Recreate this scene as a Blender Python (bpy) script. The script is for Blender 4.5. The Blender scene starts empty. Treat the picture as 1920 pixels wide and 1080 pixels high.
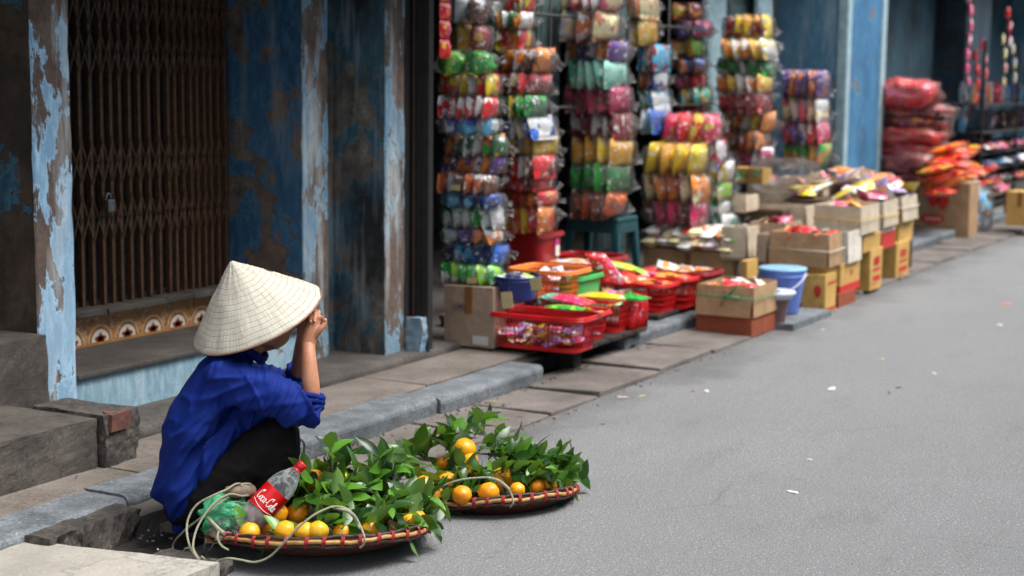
import bpy, math, random
import numpy as np
from mathutils import Vector, Matrix, noise
random.seed(7)
S = bpy.context.scene
COL = S.collection
rad = math.radians

# ------------------------------------------------------------------ camera
PITCH, YAW, ROLL, EYE = rad(7.33), rad(28.3), rad(0.6), 1.45
FPX = 3000.0
Fv = Vector((math.cos(YAW)*math.cos(PITCH), math.sin(YAW)*math.cos(PITCH), -math.sin(PITCH)))
Rv0 = Vector((math.sin(YAW), -math.cos(YAW), 0))
Dv0 = Fv.cross(Rv0)
Rv = Rv0*math.cos(ROLL) - Dv0*math.sin(ROLL)
Dv = Rv0*math.sin(ROLL) + Dv0*math.cos(ROLL)
CP = Vector((0, 0, EYE))
cam_d = bpy.data.cameras.new('camera'); cam = bpy.data.objects.new('camera', cam_d); COL.objects.link(cam)
cam.matrix_world = Matrix(((Rv.x, -Dv.x, -Fv.x, CP.x), (Rv.y, -Dv.y, -Fv.y, CP.y), (Rv.z, -Dv.z, -Fv.z, CP.z), (0, 0, 0, 1)))
cam_d.sensor_width = 36; cam_d.lens = FPX/1920*36; cam_d.clip_start = 0.05; cam_d.clip_end = 500
cam_d.dof.use_dof = True; cam_d.dof.focus_distance = 5.0; cam_d.dof.aperture_fstop = 2.6
S.camera = cam

# ------------------------------------------------------------------ sky, sun, exposure
w = bpy.data.worlds.new("World"); S.world = w; w.use_nodes = True
nt = w.node_tree; nt.nodes.clear()
sky = nt.nodes.new('ShaderNodeTexSky'); sky.sky_type = 'NISHITA'; sky.sun_disc = False
SUN_EL, SUN_AZ = rad(62), rad(-75)      # azimuth measured from +X towards +Y
sky.sun_elevation = SUN_EL; sky.sun_rotation = math.pi/2 - SUN_AZ; sky.air_density = 1.0; sky.dust_density = 3.0
hs = nt.nodes.new('ShaderNodeHueSaturation'); hs.inputs['Saturation'].default_value = 0.22
bg = nt.nodes.new('ShaderNodeBackground'); bg.inputs['Strength'].default_value = 0.15
wo = nt.nodes.new('ShaderNodeOutputWorld')
nt.links.new(sky.outputs[0], hs.inputs['Color']); nt.links.new(hs.outputs[0], bg.inputs[0]); nt.links.new(bg.outputs[0], wo.inputs[0])
sd = bpy.data.lights.new('sun', 'SUN'); sd.energy = 1.4; sd.angle = rad(30); sd.color = (1, .97, .92)
sun = bpy.data.objects.new('sun', sd); COL.objects.link(sun)
sdir = Vector((math.cos(SUN_EL)*math.cos(SUN_AZ), math.cos(SUN_EL)*math.sin(SUN_AZ), math.sin(SUN_EL)))
sun.rotation_euler = sdir.to_track_quat('Z', 'Y').to_euler()
S.view_settings.view_transform = 'Standard'; S.view_settings.look = 'None'
S.view_settings.exposure = 1.25; S.view_settings.gamma = 1.0
S.render.resolution_x = 1024; S.render.resolution_y = 576
S.render.engine = 'CYCLES'; S.cycles.transparent_max_bounces = 24; S.cycles.max_bounces = 8

# ------------------------------------------------------------------ site survey: photo measurements to metres
def ray(u, v): return Fv + Rv*((u-960)/FPX) + Dv*((v-540)/FPX)
def G(u, v, z=0.0):
    r = ray(u, v); return CP + r*((z-EYE)/r.z)
def Wy(u, v, y):
    r = ray(u, v); return CP + r*(y/r.y)
def Wx(u, v, x):
    r = ray(u, v); return CP + r*(x/r.x)
def pix(p):
    d = Vector(p)-CP; k = d.dot(Fv); return (960+FPX*d.dot(Rv)/k, 540+FPX*d.dot(Dv)/k)
def survey(ul, uc, ur, vt, vb, y=None, z=None):
    """near street corner, width along Y, depth along X, height"""
    p = G(uc, vb, z) if y is None else Wy(uc, vb, y)
    a = max(.02, Wx(ul, vb, p.x).y - p.y)
    b = max(.02, Wy(ur, vb, p.y).x - p.x)
    return p, a, b, Wy(uc, vt, p.y).z - p.z

# ------------------------------------------------------------------ mesh helpers
class MB:
    def __init__(s): s.v = []; s.f = []; s.m = []; s.mats = []; s.sm = []
    def mi(s, m):
        if m not in s.mats: s.mats.append(m)
        return s.mats.index(m)
    def add(s, vs, fs, m, smooth=False):
        o = len(s.v); s.v += [Vector(q) for q in vs]; k = s.mi(m)
        for f in fs: s.f.append([i+o for i in f]); s.m.append(k); s.sm.append(smooth)
    def hexa(s, p, m):      # 8 points: bottom 4 ccw, top 4 ccw
        s.add(p, [(3, 2, 1, 0), (4, 5, 6, 7), (0, 1, 5, 4), (1, 2, 6, 5), (2, 3, 7, 6), (3, 0, 4, 7)], m)
    def box(s, lo, hi, m, rz=0, jit=0):
        c = (Vector(lo)+Vector(hi))/2
        ps = []
        for z in (lo[2], hi[2]):
            for x, y in ((lo[0], lo[1]), (hi[0], lo[1]), (hi[0], hi[1]), (lo[0], hi[1])):
                q = Vector((x, y, z))-c; q.rotate(Matrix.Rotation(rz, 3, 'Z')); q += c
                if jit: q += Vector([random.uniform(-jit, jit) for _ in range(3)])
                ps.append(q)
        s.hexa(ps, m)
    def slab(s, p0, du, dv, dn, m):     # parallelepiped from corner and three edge vectors
        p0, du, dv, dn = map(Vector, (p0, du, dv, dn))
        s.hexa([p0, p0+du, p0+du+dv, p0+dv, p0+dn, p0+du+dn, p0+du+dv+dn, p0+dv+dn], m)
    def loft(s, rings, m, cap=True, close=True, smooth=True):
        n = len(rings[0]); vs = [q for r in rings for q in r]; fs = []
        for i in range(len(rings)-1):
            for j in range(n if close else n-1):
                k = (j+1) % n
                fs.append((i*n+j, i*n+k, (i+1)*n+k, (i+1)*n+j))
        if cap: fs.append(tuple(range(n))[::-1]); fs.append(tuple(range((len(rings)-1)*n, len(rings)*n)))
        s.add(vs, fs, m, smooth)
    def tube(s, pts, r, m, n=8, cap=True, closed=False, side=None, r2=None):
        pts = [Vector(p) for p in pts]; L = len(pts); rings = []
        up = Vector((0, 0, 1)); prev = None
        for i, p in enumerate(pts):
            if closed: t = pts[(i+1) % L]-pts[i-1]
            else: t = pts[min(i+1, L-1)]-pts[max(i-1, 0)]
            if t.length < 1e-9: t = Vector((0, 0, 1))
            t.normalize()
            if side is not None: a = Vector(side)
            elif prev is None: a = up.cross(t) if abs(t.z) < .95 else Vector((1, 0, 0))
            else: a = prev
            a = (a - t*a.dot(t))
            if a.length < 1e-6: a = t.orthogonal()
            a.normalize(); prev = a; b = t.cross(a)
            ra = r[i] if hasattr(r, '__len__') else r
            rb = ra if r2 is None else (r2[i] if hasattr(r2, '__len__') else r2)
            rings.append([p+a*(rb*math.cos(k*2*math.pi/n))+b*(ra*math.sin(k*2*math.pi/n)) for k in range(n)])
        if closed: rings.append(rings[0]); cap = False
        s.loft(rings, m, cap=cap)
    def ell(s, c, rx, ry, rz, m, n=14, k=9, rot=None, lump=0, seed=0):
        c = Vector(c); vs = []; fs = []
        for i in range(k+1):
            a = math.pi*i/k
            for j in range(n):
                b = 2*math.pi*j/n
                d = Vector((math.sin(a)*math.cos(b), math.sin(a)*math.sin(b), math.cos(a)))
                q = Vector((d.x*rx, d.y*ry, d.z*rz))
                if lump: q *= 1+lump*noise.noise(d*2.2+Vector((seed, seed*1.7, 3)))
                if rot is not None: q = rot @ q
                vs.append(c+q)
        for i in range(k):
            for j in range(n):
                l = (j+1) % n
                fs.append((i*n+j, (i+1)*n+j, (i+1)*n+l, i*n+l))
        s.add(vs, fs, m, True)
    def lathe(s, c, prof, m, n=24, ax=None, sx=1, sy=1, p=2.0):
        # prof: list of (r, z); superellipse exponent p
        c = Vector(c); rings = []
        for r, z in prof:
            ring = []
            for k in range(n):
                a = 2*math.pi*k/n; ca, sa = math.cos(a), math.sin(a)
                q = (abs(ca)**p+abs(sa)**p)**(-1/p) if p != 2 else 1
                v = Vector((ca*q*r*sx, sa*q*r*sy, z))
                if ax is not None: v = ax @ v
                ring.append(c+v)
            rings.append(ring)
        s.loft(rings, m, cap=False)
    def build(s, name, parent=None, label=None, cat=None, group=None, kind=None):
        base = Vector((0, 0, 0))
        if parent is None and cat:
            lo = [min(v[i] for v in s.v) for i in range(3)]; hi = [max(v[i] for v in s.v) for i in range(3)]
            base = Vector(((lo[0]+hi[0])/2, (lo[1]+hi[1])/2, lo[2]))
        if parent is not None: base = ORG[parent.name]
        me = bpy.data.meshes.new(name)
        me.from_pydata([tuple(v-base) for v in s.v], [], s.f)
        for m in s.mats: me.materials.append(m)
        me.polygons.foreach_set('material_index', s.m); me.polygons.foreach_set('use_smooth', s.sm)
        me.update()
        ob = bpy.data.objects.new(name, me); COL.objects.link(ob); ORG[ob.name] = base
        if parent is not None: ob.parent = parent
        else: ob.location = base
        tag(ob, label, cat, group, kind)
        return ob
ORG = {}
def tag(o, label=None, cat=None, group=None, kind=None):
    if label: o['label'] = label
    if cat: o['category'] = cat
    if group: o['group'] = group
    if kind: o['kind'] = kind
    return o
def thing(name, loc, label, cat, group=None):
    o = bpy.data.objects.new(name, None); COL.objects.link(o); o.location = loc; o.empty_display_size = .1
    ORG[o.name] = Vector(loc); return tag(o, label, cat, group)
# a child of a child keeps the same origin as its parent, whose own offset is zero

def bevel(o, w=.004, seg=2):
    b = o.modifiers.new('bevel', 'BEVEL'); b.width = w; b.segments = seg; b.limit_method = 'ANGLE'; b.angle_limit = rad(40); return o

# ------------------------------------------------------------------ materials
class NT:
    def __init__(s, name):
        s.mat = bpy.data.materials.new(name); s.mat.use_nodes = True
        s.t = s.mat.node_tree; s.t.nodes.clear()
        s.out = s.t.nodes.new('ShaderNodeOutputMaterial')
        s.tc = s.t.nodes.new('ShaderNodeTexCoord')
    def n(s, ty, **kw):
        x = s.t.nodes.new('ShaderNode'+ty)
        for k, v in kw.items():
            if k.startswith('_'): setattr(x, k[1:], v)
            else:
                key = k.replace('__', ' ')
                if key.isdigit() or (key[0] == 'i' and key[1:].isdigit()): sock = x.inputs[int(key.lstrip('i'))]
                else: sock = x.inputs[key]
                if hasattr(v, 'is_output') or isinstance(v, bpy.types.NodeSocket): s.t.links.new(v, sock)
                else: sock.default_value = v
        return x
    def noise(s, scale, detail=5, rough=.55, vec=None, dist=0):
        return s.n('TexNoise', Scale=scale, Detail=detail, Roughness=rough, Distortion=dist, Vector=vec if vec is not None else s.tc.outputs['Object']).outputs[0]
    def map(s, sc=(1, 1, 1), rot=(0, 0, 0), loc=(0, 0, 0), src='Object'):
        return s.n('Mapping', Scale=sc, Rotation=rot, Location=loc, Vector=s.tc.outputs[src]).outputs[0]
    def ramp(s, fac, stops, interp='LINEAR'):
        r = s.n('ValToRGB', Fac=fac); cr = r.color_ramp; cr.interpolation = interp
        while len(cr.elements) < len(stops): cr.elements.new(.5)
        for e, (p, c) in zip(cr.elements, stops):
            e.position = p; e.color = (c[0], c[1], c[2], 1) if hasattr(c, '__len__') else (c, c, c, 1)
        return r.outputs[0]
    def mix(s, fac, a, b, mode='MIX'):
        x = s.n('Mix', _data_type='RGBA', _blend_type=mode)
        for k, v in ((0, fac), (6, a), (7, b)):
            if isinstance(v, bpy.types.NodeSocket): s.t.links.new(v, x.inputs[k])
            else:
                if hasattr(v, '__len__') and len(v) == 3: v = (*v, 1)
                x.inputs[k].default_value = v
        return x.outputs[2]
    def math(s, op, a, b=0.0, clamp=False):
        x = s.n('Math', _operation=op, _use_clamp=clamp, i0=a, i1=b); return x.outputs[0]
    def bump(s, h, st=.3, dist=.01):
        return s.n('Bump', Strength=st, Distance=dist, Height=h).outputs[0]
    def bsdf(s, col, rough=.6, normal=None, **kw):
        b = s.n('BsdfPrincipled')
        for k, v in (('Base Color', col), ('Roughness', rough), ('Normal', normal)):
            if v is None: continue
            if isinstance(v, bpy.types.NodeSocket): s.t.links.new(v, b.inputs[k])
            else: b.inputs[k].default_value = (*v, 1) if hasattr(v, '__len__') and len(v) == 3 else v
        for k, v in kw.items():
            sk = b.inputs[k.replace('__', ' ')]
            if isinstance(v, bpy.types.NodeSocket): s.t.links.new(v, sk)
            else: sk.default_value = (*v, 1) if hasattr(v, '__len__') and len(sk.default_value) == 4 else v
        s.t.links.new(b.outputs[0], s.out.inputs[0]); return s.mat
def srgb(r, g, b):
    f = lambda c: (c/255/12.92) if c/255 <= .04045 else ((c/255+.055)/1.055)**2.4
    return (f(r), f(g), f(b))
def simple(name, col, rough=.6, var=.25, sc=30, bump=.15, **kw):
    t = NT(name); n = t.noise(sc, 4)
    c = t.mix(t.ramp(n, [(.3, 0), (.7, 1)]), tuple(x*(1-var) for x in col), tuple(min(1, x*(1+var)) for x in col))
    return t.bsdf(c, rough, t.bump(n, bump, .004), **kw)
def wall_mat(name, paint, paint2, plaster, grime, peel=.5, gr=.5, sc=2.2, seed=0, pale=.0, wid=.02, zs=1.0):
    """old lime paint that peeled off grey render, with dark mould and pale runs"""
    t = NT(name)
    v = t.map(loc=(seed, seed*.7, seed*.3)); vp = t.map(sc=(1, 1, zs), loc=(seed, seed*.7, seed*.3)); vs = t.map(sc=(1, 1, .28), loc=(seed, 0, 0))
    base = t.mix(t.ramp(t.noise(3.5, 6, .6, vs), [(.35, 0), (.65, 1)]), paint, paint2)
    base = t.mix(t.ramp(t.noise(30, 6, .7, vs), [(.46, 0), (.7, .6)]), base, tuple(min(1, c*1.7+.03) for c in paint2))
    pm = t.ramp(t.noise(sc, 9, .66, vp, .3), [(peel, 0), (peel+wid, 1)])
    ring = t.ramp(t.noise(sc, 9, .66, vp, .3), [(peel-.02, 0), (peel, .85), (peel+.012, 0)])
    pc = t.mix(t.ramp(t.noise(11, 9, .78, v), [(.36, 0), (.64, 1)]), tuple(c*.4 for c in plaster), tuple(min(1, c*1.6) for c in plaster))
    pc = t.mix(t.ramp(t.noise(3.2, 5, .6, t.map(sc=(1, 1, .6), loc=(2, seed, 0))), [(.45, 0), (.6, .55)]), pc, (plaster[0]*1.1, plaster[1]*.8, plaster[2]*.7))
    c = t.mix(pm, base, pc)
    c = t.mix(ring, c, tuple(min(1, x*1.5+.02) for x in paint2))
    g = t.ramp(t.noise(1.7, 8, .65, t.map(sc=(1, 1, .55), loc=(seed+4, 2, 1))), [(gr-.09, 0), (gr+.09, .93)])
    c = t.mix(g, c, grime)
    if pale:
        st = t.ramp(t.noise(9, 5, .6, t.map(sc=(1.2, 1.2, .16), loc=(seed, 5, 0))), [(.52, 0), (.72, pale)])
        c = t.mix(st, c, (.55, .6, .62))
    sp = t.ramp(t.noise(75, 2, .5, v), [(.66, 0), (.72, .5)])
    c = t.mix(sp, c, tuple(x*.35 for x in plaster))
    h = t.math('ADD', t.math('MULTIPLY', pm, -.9), t.math('MULTIPLY', t.noise(26, 7, .7, v), .7))
    return t.bsdf(c, .85, t.bump(h, .7, .006))
def stone(name, a, b, sc=5, spots=.25, rough=.85, bump=.5, crack=True, fine=160):
    t = NT(name)
    n = t.noise(sc, 8, .6); n2 = t.noise(fine, 3, .6)
    c = t.mix(t.ramp(n, [(.32, 0), (.68, 1)]), a, b)
    c = t.mix(t.ramp(n2, [(.35, spots), (.62, 0)]), c, tuple(x*.3 for x in a))
    c = t.mix(t.ramp(t.noise(fine*.6, 2, .5, t.map(loc=(3, 3, 3))), [(.66, 0), (.74, spots)]), c, tuple(min(1, x*2.2) for x in b))
    if crack:
        k = t.ramp(t.noise(2.3, 9, .7, t.map(loc=(9, 1, 2))), [(.485, 0), (.5, .55), (.515, 0)])
        c = t.mix(k, c, tuple(x*.35 for x in a))
    st = t.ramp(t.noise(1.1, 6, .6, t.map(loc=(5, 8, 2))), [(.45, 0), (.75, .5)])
    c = t.mix(st, c, tuple(x*.55 for x in a))
    return t.bsdf(c, rough, t.bump(t.math('ADD', t.math('MULTIPLY', n2, .4), t.noise(22, 6, .65)), bump, .006))
# ------------------------------------------------------------------ setting materials
def asphalt():
    t = NT('asphalt')
    n1 = t.noise(170, 4, .7); n2 = t.noise(1.3, 6, .6); n3 = t.noise(90, 3, .7); n4 = t.noise(520, 2, .5)
    c = t.mix(t.ramp(n1, [(.3, 0), (.72, 1)]), (.18, .182, .186), (.46, .465, .47))
    c = t.mix(t.ramp(n4, [(.4, .6), (.6, 0)]), c, (.05, .05, .053))
    c = t.mix(t.ramp(n3, [(.58, 0), (.66, .6)]), c, (.62, .62, .60))
    c = t.mix(t.ramp(t.noise(60, 3, .7, t.map(loc=(4, 4, 4))), [(.60, 0), (.68, .6)]), c, (.07, .07, .072))
    c = t.mix(t.ramp(n2, [(.38, 0), (.7, .22)]), c, (.17, .169, .167))
    # damp, dirty margin next to the gutter
    x = t.n('SeparateXYZ', Vector=t.tc.outputs['Object']).outputs[1]
    e = t.math('ADD', x, t.math('MULTIPLY', t.noise(2.2, 7, .65), .9))
    c = t.mix(t.ramp(e, [(3.05/4, 0), (3.7/4, .6)]) if False else t.ramp(t.math('DIVIDE', e, 4), [(.80, 0), (.91, .62)]), c, (.055, .052, .05))
    st = t.ramp(t.noise(2.3, 7, .65, t.map(sc=(.6, 1.6, 1), loc=(5, 7, 0))), [(.56, 0), (.72, .18)])
    c = t.mix(st, c, (.07, .068, .067))
    # hairline cracks and dark drips of oil
    vo = t.n('TexVoronoi', _feature='DISTANCE_TO_EDGE', Scale=.55, Vector=t.n('VectorMath', _operation='ADD', i0=t.tc.outputs['Object'], i1=t.n('VectorMath', _operation='SCALE', i0=t.n('TexNoise', Scale=2.0, Detail=6.0).outputs[1], Scale=.9).outputs[0]).outputs[0]).outputs['Distance']
    c = t.mix(t.math('MULTIPLY', t.ramp(vo, [(0, .28), (.005, 0)]), t.ramp(t.noise(.8, 2, .5), [(.5, 0), (.6, 1)])), c, (.07, .07, .07))
    c = t.mix(t.ramp(t.noise(5.5, 3, .5, t.map(loc=(11, 3, 0))), [(.70, 0), (.76, .4)]), c, (.10, .098, .095))
    return t.bsdf(c, .85, t.bump(t.math('ADD', n1, n3), 1.0, .008))
M_ASPH = asphalt()
M_SLAB = stone('gutter_concrete', srgb(92, 84, 78), srgb(133, 125, 119), 3.2, .3)
M_PAVE = stone('pavement_concrete', srgb(96, 88, 80), srgb(128, 119, 111), 4, .35)
M_STRIP = stone('dirty_concrete', srgb(58, 54, 52), srgb(96, 89, 84), 5, .45, bump=.8)
M_KERB = stone('kerb_stone', srgb(88, 93, 98), srgb(132, 138, 143), 8, .45, rough=.75, bump=.9, crack=True, fine=90)
M_PALE = stone('pale_concrete', srgb(138, 133, 124), srgb(172, 167, 157), 3, .2, bump=.3, fine=90)
M_CHUNK = stone('broken_concrete', srgb(50, 46, 43), srgb(95, 88, 82), 9, .6, bump=1.0, fine=60)
M_STEP = stone('step_concrete', srgb(64, 58, 54), srgb(98, 91, 84), 5, .35, bump=.6)
M_DIRT = stone('gutter_dirt', srgb(40, 36, 33), srgb(78, 70, 63), 14, .6, bump=1.0, fine=70)
M_BRICK = simple('old_brick', srgb(96, 60, 50), .9, .45, 25, .8)
PB = srgb(48, 103, 150)
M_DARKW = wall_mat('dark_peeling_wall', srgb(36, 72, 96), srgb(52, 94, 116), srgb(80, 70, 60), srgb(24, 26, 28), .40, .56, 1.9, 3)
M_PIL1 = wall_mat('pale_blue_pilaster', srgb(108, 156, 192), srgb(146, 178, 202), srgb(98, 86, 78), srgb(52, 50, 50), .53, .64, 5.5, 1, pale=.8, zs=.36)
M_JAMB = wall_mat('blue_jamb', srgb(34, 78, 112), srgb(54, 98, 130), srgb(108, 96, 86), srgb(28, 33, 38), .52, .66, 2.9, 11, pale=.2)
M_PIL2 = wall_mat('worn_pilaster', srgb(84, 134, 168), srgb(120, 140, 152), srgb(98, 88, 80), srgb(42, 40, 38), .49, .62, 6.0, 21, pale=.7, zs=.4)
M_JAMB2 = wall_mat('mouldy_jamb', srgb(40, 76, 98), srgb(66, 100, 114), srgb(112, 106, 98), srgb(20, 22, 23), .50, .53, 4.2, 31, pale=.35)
M_LOWW = wall_mat('pale_low_wall', srgb(112, 146, 164), srgb(140, 166, 178), srgb(134, 122, 112), srgb(78, 76, 72), .62, .70, 4.5, 41, pale=.3)
M_BLUEP = wall_mat('bright_blue_pillar', srgb(30, 90, 132), srgb(58, 116, 152), srgb(112, 100, 92), srgb(34, 62, 84), .62, .60, 3.2, 51)
M_BLUEJ = wall_mat('faded_blue_jamb', srgb(66, 112, 140), srgb(92, 134, 158), srgb(98, 96, 92), srgb(44, 60, 72), .62, .60, 2.2, 61, pale=.35)
M_TEAL = wall_mat('dark_teal_wall', srgb(30, 64, 80), srgb(44, 80, 94), srgb(62, 62, 58), srgb(14, 26, 34), .62, .55, 2.2, 71)
M_TEALD = wall_mat('deep_teal_wall', srgb(14, 40, 58), srgb(22, 52, 70), srgb(54, 52, 48), srgb(8, 16, 22), .60, .52, 2.4, 81)
M_GREYG = simple('grey_green_door_paint', srgb(84, 104, 104), .5, .25, 14, .2)
M_PALED = simple('pale_cyan_door_paint', srgb(150, 178, 186), .5, .2, 14, .2)
M_BLACK = simple('black_paint_and_shade', (.012, .011, .011), .8, .4, 20, .3)  # black for dark parts; also stands in for shade behind gate and under pallets
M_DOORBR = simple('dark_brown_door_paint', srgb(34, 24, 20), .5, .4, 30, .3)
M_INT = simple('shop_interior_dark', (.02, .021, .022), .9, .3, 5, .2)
M_AWN = simple('faded_awning_canvas', srgb(92, 96, 92), .9, .2, 12, .2)
M_WOOD = simple('weathered_wood', srgb(96, 76, 58), .8, .35, 40, .5)
M_DWOOD = simple('dark_wood', srgb(44, 34, 28), .8, .35, 40, .5)

# ------------------------------------------------------------------ ground
def sheet(name, x0, x1, y0, y1, z, m, nx=1, ny=1, kind='structure', jig=0):
    b = MB(); vs = []; fs = []
    for j in range(ny+1):
        for i in range(nx+1):
            x = x0+(x1-x0)*i/nx; y = y0+(y1-y0)*j/ny
            vs.append((x, y, z+(jig*noise.noise(Vector((x*1.3, y*1.3, 0))) if jig else 0)))
    for j in range(ny):
        for i in range(nx):
            a = j*(nx+1)+i; fs.append((a, a+1, a+nx+2, a+nx+1))
    b.add(vs, fs, m, True); return b.build(name, kind=kind)
sheet('ground', -200, 400, -200, 200, -.03, M_DIRT)
sheet('road', -60, 200, -8, 3.16, 0.0, M_ASPH, 260, 20, jig=.003)

def wob(x, s=0): return noise.noise(Vector((x*1.9, s, 0)))
# dirty gutter bed and its paving slabs
sheet('gutter_bed', -10, 120, 3.0, 3.62, -.012+.004, M_DIRT, 300, 3, jig=.01)
b = MB(); x = 3.9
while x < 40:
    L = random.choice([.62, .5, .72, .56]); x1 = x+L
    y0, y1 = 3.10+random.uniform(-.012, .02), 3.56
    tz = [.02+random.uniform(-.009, .012) for _ in range(4)]
    g = .008+random.random()*.008
    ps = [(x+g, y0, -.03), (x1-g, y0+random.uniform(-.01, .01), -.03), (x1-g, y1, -.03), (x+g, y1, -.03)]
    n = 8; top = []
    b.hexa(ps+[(p[0], p[1], z) for p, z in zip(ps, tz)], M_SLAB)
    x = x1
o = b.build('gutter_slabs', kind='structure'); bevel(o, .006)
# kerb stones with a rounded, slightly wandering nose
b = MB(); x = -2.0; 
while x < 60:
    L = .98
    if not (3.52 < x+.5 < 3.9) and not (6.5 < x+.3 < 7.3):
        g = .006; dz = random.uniform(-.010, .006); dy = random.uniform(-.012, .012); rings = []
        for k in range(41):
            xx = x+g+(L-2*g)*k/40
            ch = -1.5 if k in (0, 40) else 1
            pr = [(3.52, -.05), (3.494, .02), (3.490, .074), (3.4935, .086), (3.5005, .094), (3.511, .0985), (3.53, .1), (3.60, .1), (3.68, .1), (3.68, -.05)]
            w_ = .004*wob(xx*3)+.007*max(0, wob(xx*9, 3)-.12)
            rings.append([Vector((xx, y+dy+w_+(.004*(1-ch)), z+(dz+w_*.6 if z > 0 else 0))) for y, z in pr])
        b.loft(rings, M_KERB, cap=True, smooth=False)
    x += L
b.build('kerb', kind='structure')
# pavement of large slabs behind the kerb
b = MB(); x = -3.0
while x < 60:
    L = random.choice([.8, .95, 1.1])
    b.hexa([(x+.004, 3.687, -.02), (x+L-.004, 3.687, -.02), (x+L-.004, 4.04, -.02), (x+.004, 4.04, -.02)] +
           [(x+.004, 3.687, .098+random.uniform(-.004, .004)), (x+L-.004, 3.687, .098+random.uniform(-.004, .004)), (x+L-.004, 4.04, .1), (x+.004, 4.04, .1)], M_PAVE)
    x += L
bevel(b.build('pavement', kind='structure'), .005)
sheet('pavement_joint_bed', -3, 60, 3.6, 4.2, .085, M_DIRT, 100, 2)
# raised dirty apron along the house fronts, ragged front lip
b = MB(); rings = []
for k in range(0, 640):
    x = 3.0+k*.03; e = 4.05+.022*wob(x*4, 2)+.012*wob(x*13, 5)
    z = .132+.004*wob(x*6, 9)
    rings.append([Vector((x, e+.01, .05)), Vector((x, e, .115+.006*wob(x*20, 1))), Vector((x, e+.018, z)), Vector((x, 4.2, .136)), Vector((x, 8, .136)), Vector((x, 8, .05))])
b.loft(rings, M_STRIP); b.build('house_apron', kind='structure')

# ------------------------------------------------------------------ broken lumps of the gutter
def rubble(name, lo, hi, m, seed, label=None, cat=None, kind=None, amp=.02, nx=26, ny=12, nz=4, slope=None, group=None):
    b = MB(); lo = Vector(lo); hi = Vector(hi); idx = {}; vs = []; fs = []
    def P(i, j, k):
        key = (i, j, k)
        if key not in idx:
            p = Vector((lo.x+(hi.x-lo.x)*i/nx, lo.y+(hi.y-lo.y)*j/ny, lo.z+(hi.z-lo.z)*k/nz))
            q = p*9+Vector((seed*3.1, 0, 0))
            n1 = Vector((noise.noise(q), noise.noise(q+Vector((7, 0, 0))), noise.noise(q+Vector((0, 9, 0)))))
            n2 = Vector((noise.noise(q*4), noise.noise(q*4+Vector((7, 0, 0))), noise.noise(q*4+Vector((0, 9, 0)))))
            d = n1*amp+n2*amp*.45
            if k == nz: d.z *= .25
            p = p+d
            if slope: p = slope(p, i/nx, j/ny, k/nz)
            idx[key] = len(vs); vs.append(p)
        return idx[key]
    for i in range(nx):
        for j in range(ny): fs.append((P(i, j, nz), P(i+1, j, nz), P(i+1, j+1, nz), P(i, j+1, nz)))
    for i in range(nx):
        for k in range(nz):
            fs.append((P(i, 0, k), P(i+1, 0, k), P(i+1, 0, k+1), P(i, 0, k+1))); fs.append((P(i+1, ny, k), P(i, ny, k), P(i, ny, k+1), P(i+1, ny, k+1)))
    for j in range(ny):
        for k in range(nz):
            fs.append((P(0, j+1, k), P(0, j, k), P(0, j, k+1), P(0, j+1, k+1))); fs.append((P(nx, j, k), P(nx, j+1, k), P(nx, j+1, k+1), P(nx, j, k+1)))
    b.add(vs, fs, m, False); return b.build(name, None, label, cat, group, kind)
# pale tilted ramp slab in the near corner
def shear(p, i, j, k):
    p.x += (.62-j)*.14 if i > .5 else 0
    if k > .5: p.z += .012*i
    return p
rubble('ramp_slab', (2.6, 2.86, -.02), (3.46, 3.62, .055), M_PALE, 2, amp=.006, slope=shear, nx=50, ny=30,
       label='pale worn concrete ramp slab lying in the gutter at the lower left corner', cat='concrete slab')
rubble('broken_edge', (3.47, 2.9, -.03), (3.66, 3.16, .035), M_CHUNK, 5, amp=.03, nx=20, ny=20,
       label='dark crumbled concrete debris against the corner of the pale ramp slab', cat='rubble')
rubble('mortar_lump', (3.42, 3.40, -.02), (3.82, 3.60, .088), M_CHUNK, 8, amp=.028, nx=34, ny=16,
       slope=lambda p, i, j, k: Vector((p.x, p.y, p.z)),
       label='dark crumbling mortar lump filling the gap between two kerb stones', cat='rubble')
def wedge(p, i, j, k):
    return Vector((p.x, p.y+.10*(1-i)-.02, p.z-(.03*(1-i) if k > .2 else 0)))
rubble('tilted_kerb_piece', (3.72, 3.34, -.02), (4.42, 3.53, .085), M_SLAB, 13, amp=.010, nx=50, ny=14, slope=wedge,
       label='broken grey kerb slab jutting into the gutter behind the squatting vendor', cat='concrete slab')
# ------------------------------------------------------------------ house fronts
TOP = 2.9
def prism(b, plan, z0, z1, m, side_m=None):
    n = len(plan); vs = [(x, y, z0) for x, y in plan]+[(x, y, z1) for x, y in plan]
    b.add(vs, [tuple(range(n))[::-1], tuple(range(n, 2*n))], m)
    for i in range(n):
        j = (i+1) % n
        mm = side_m[i] if side_m else m
        b.add([vs[i], vs[j], vs[n+j], vs[n+i]], [(0, 1, 2, 3)], mm)
def rag(b, p0, p1, z0, z1, m, amp=.006, nz=60, nr=4, r=.012):
    pass
house = thing('shophouse', (5.4, 4.75, .13), 'old shophouse front with peeling blue paint and a rusty folding gate, behind the squatting vendor', 'house')
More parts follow.
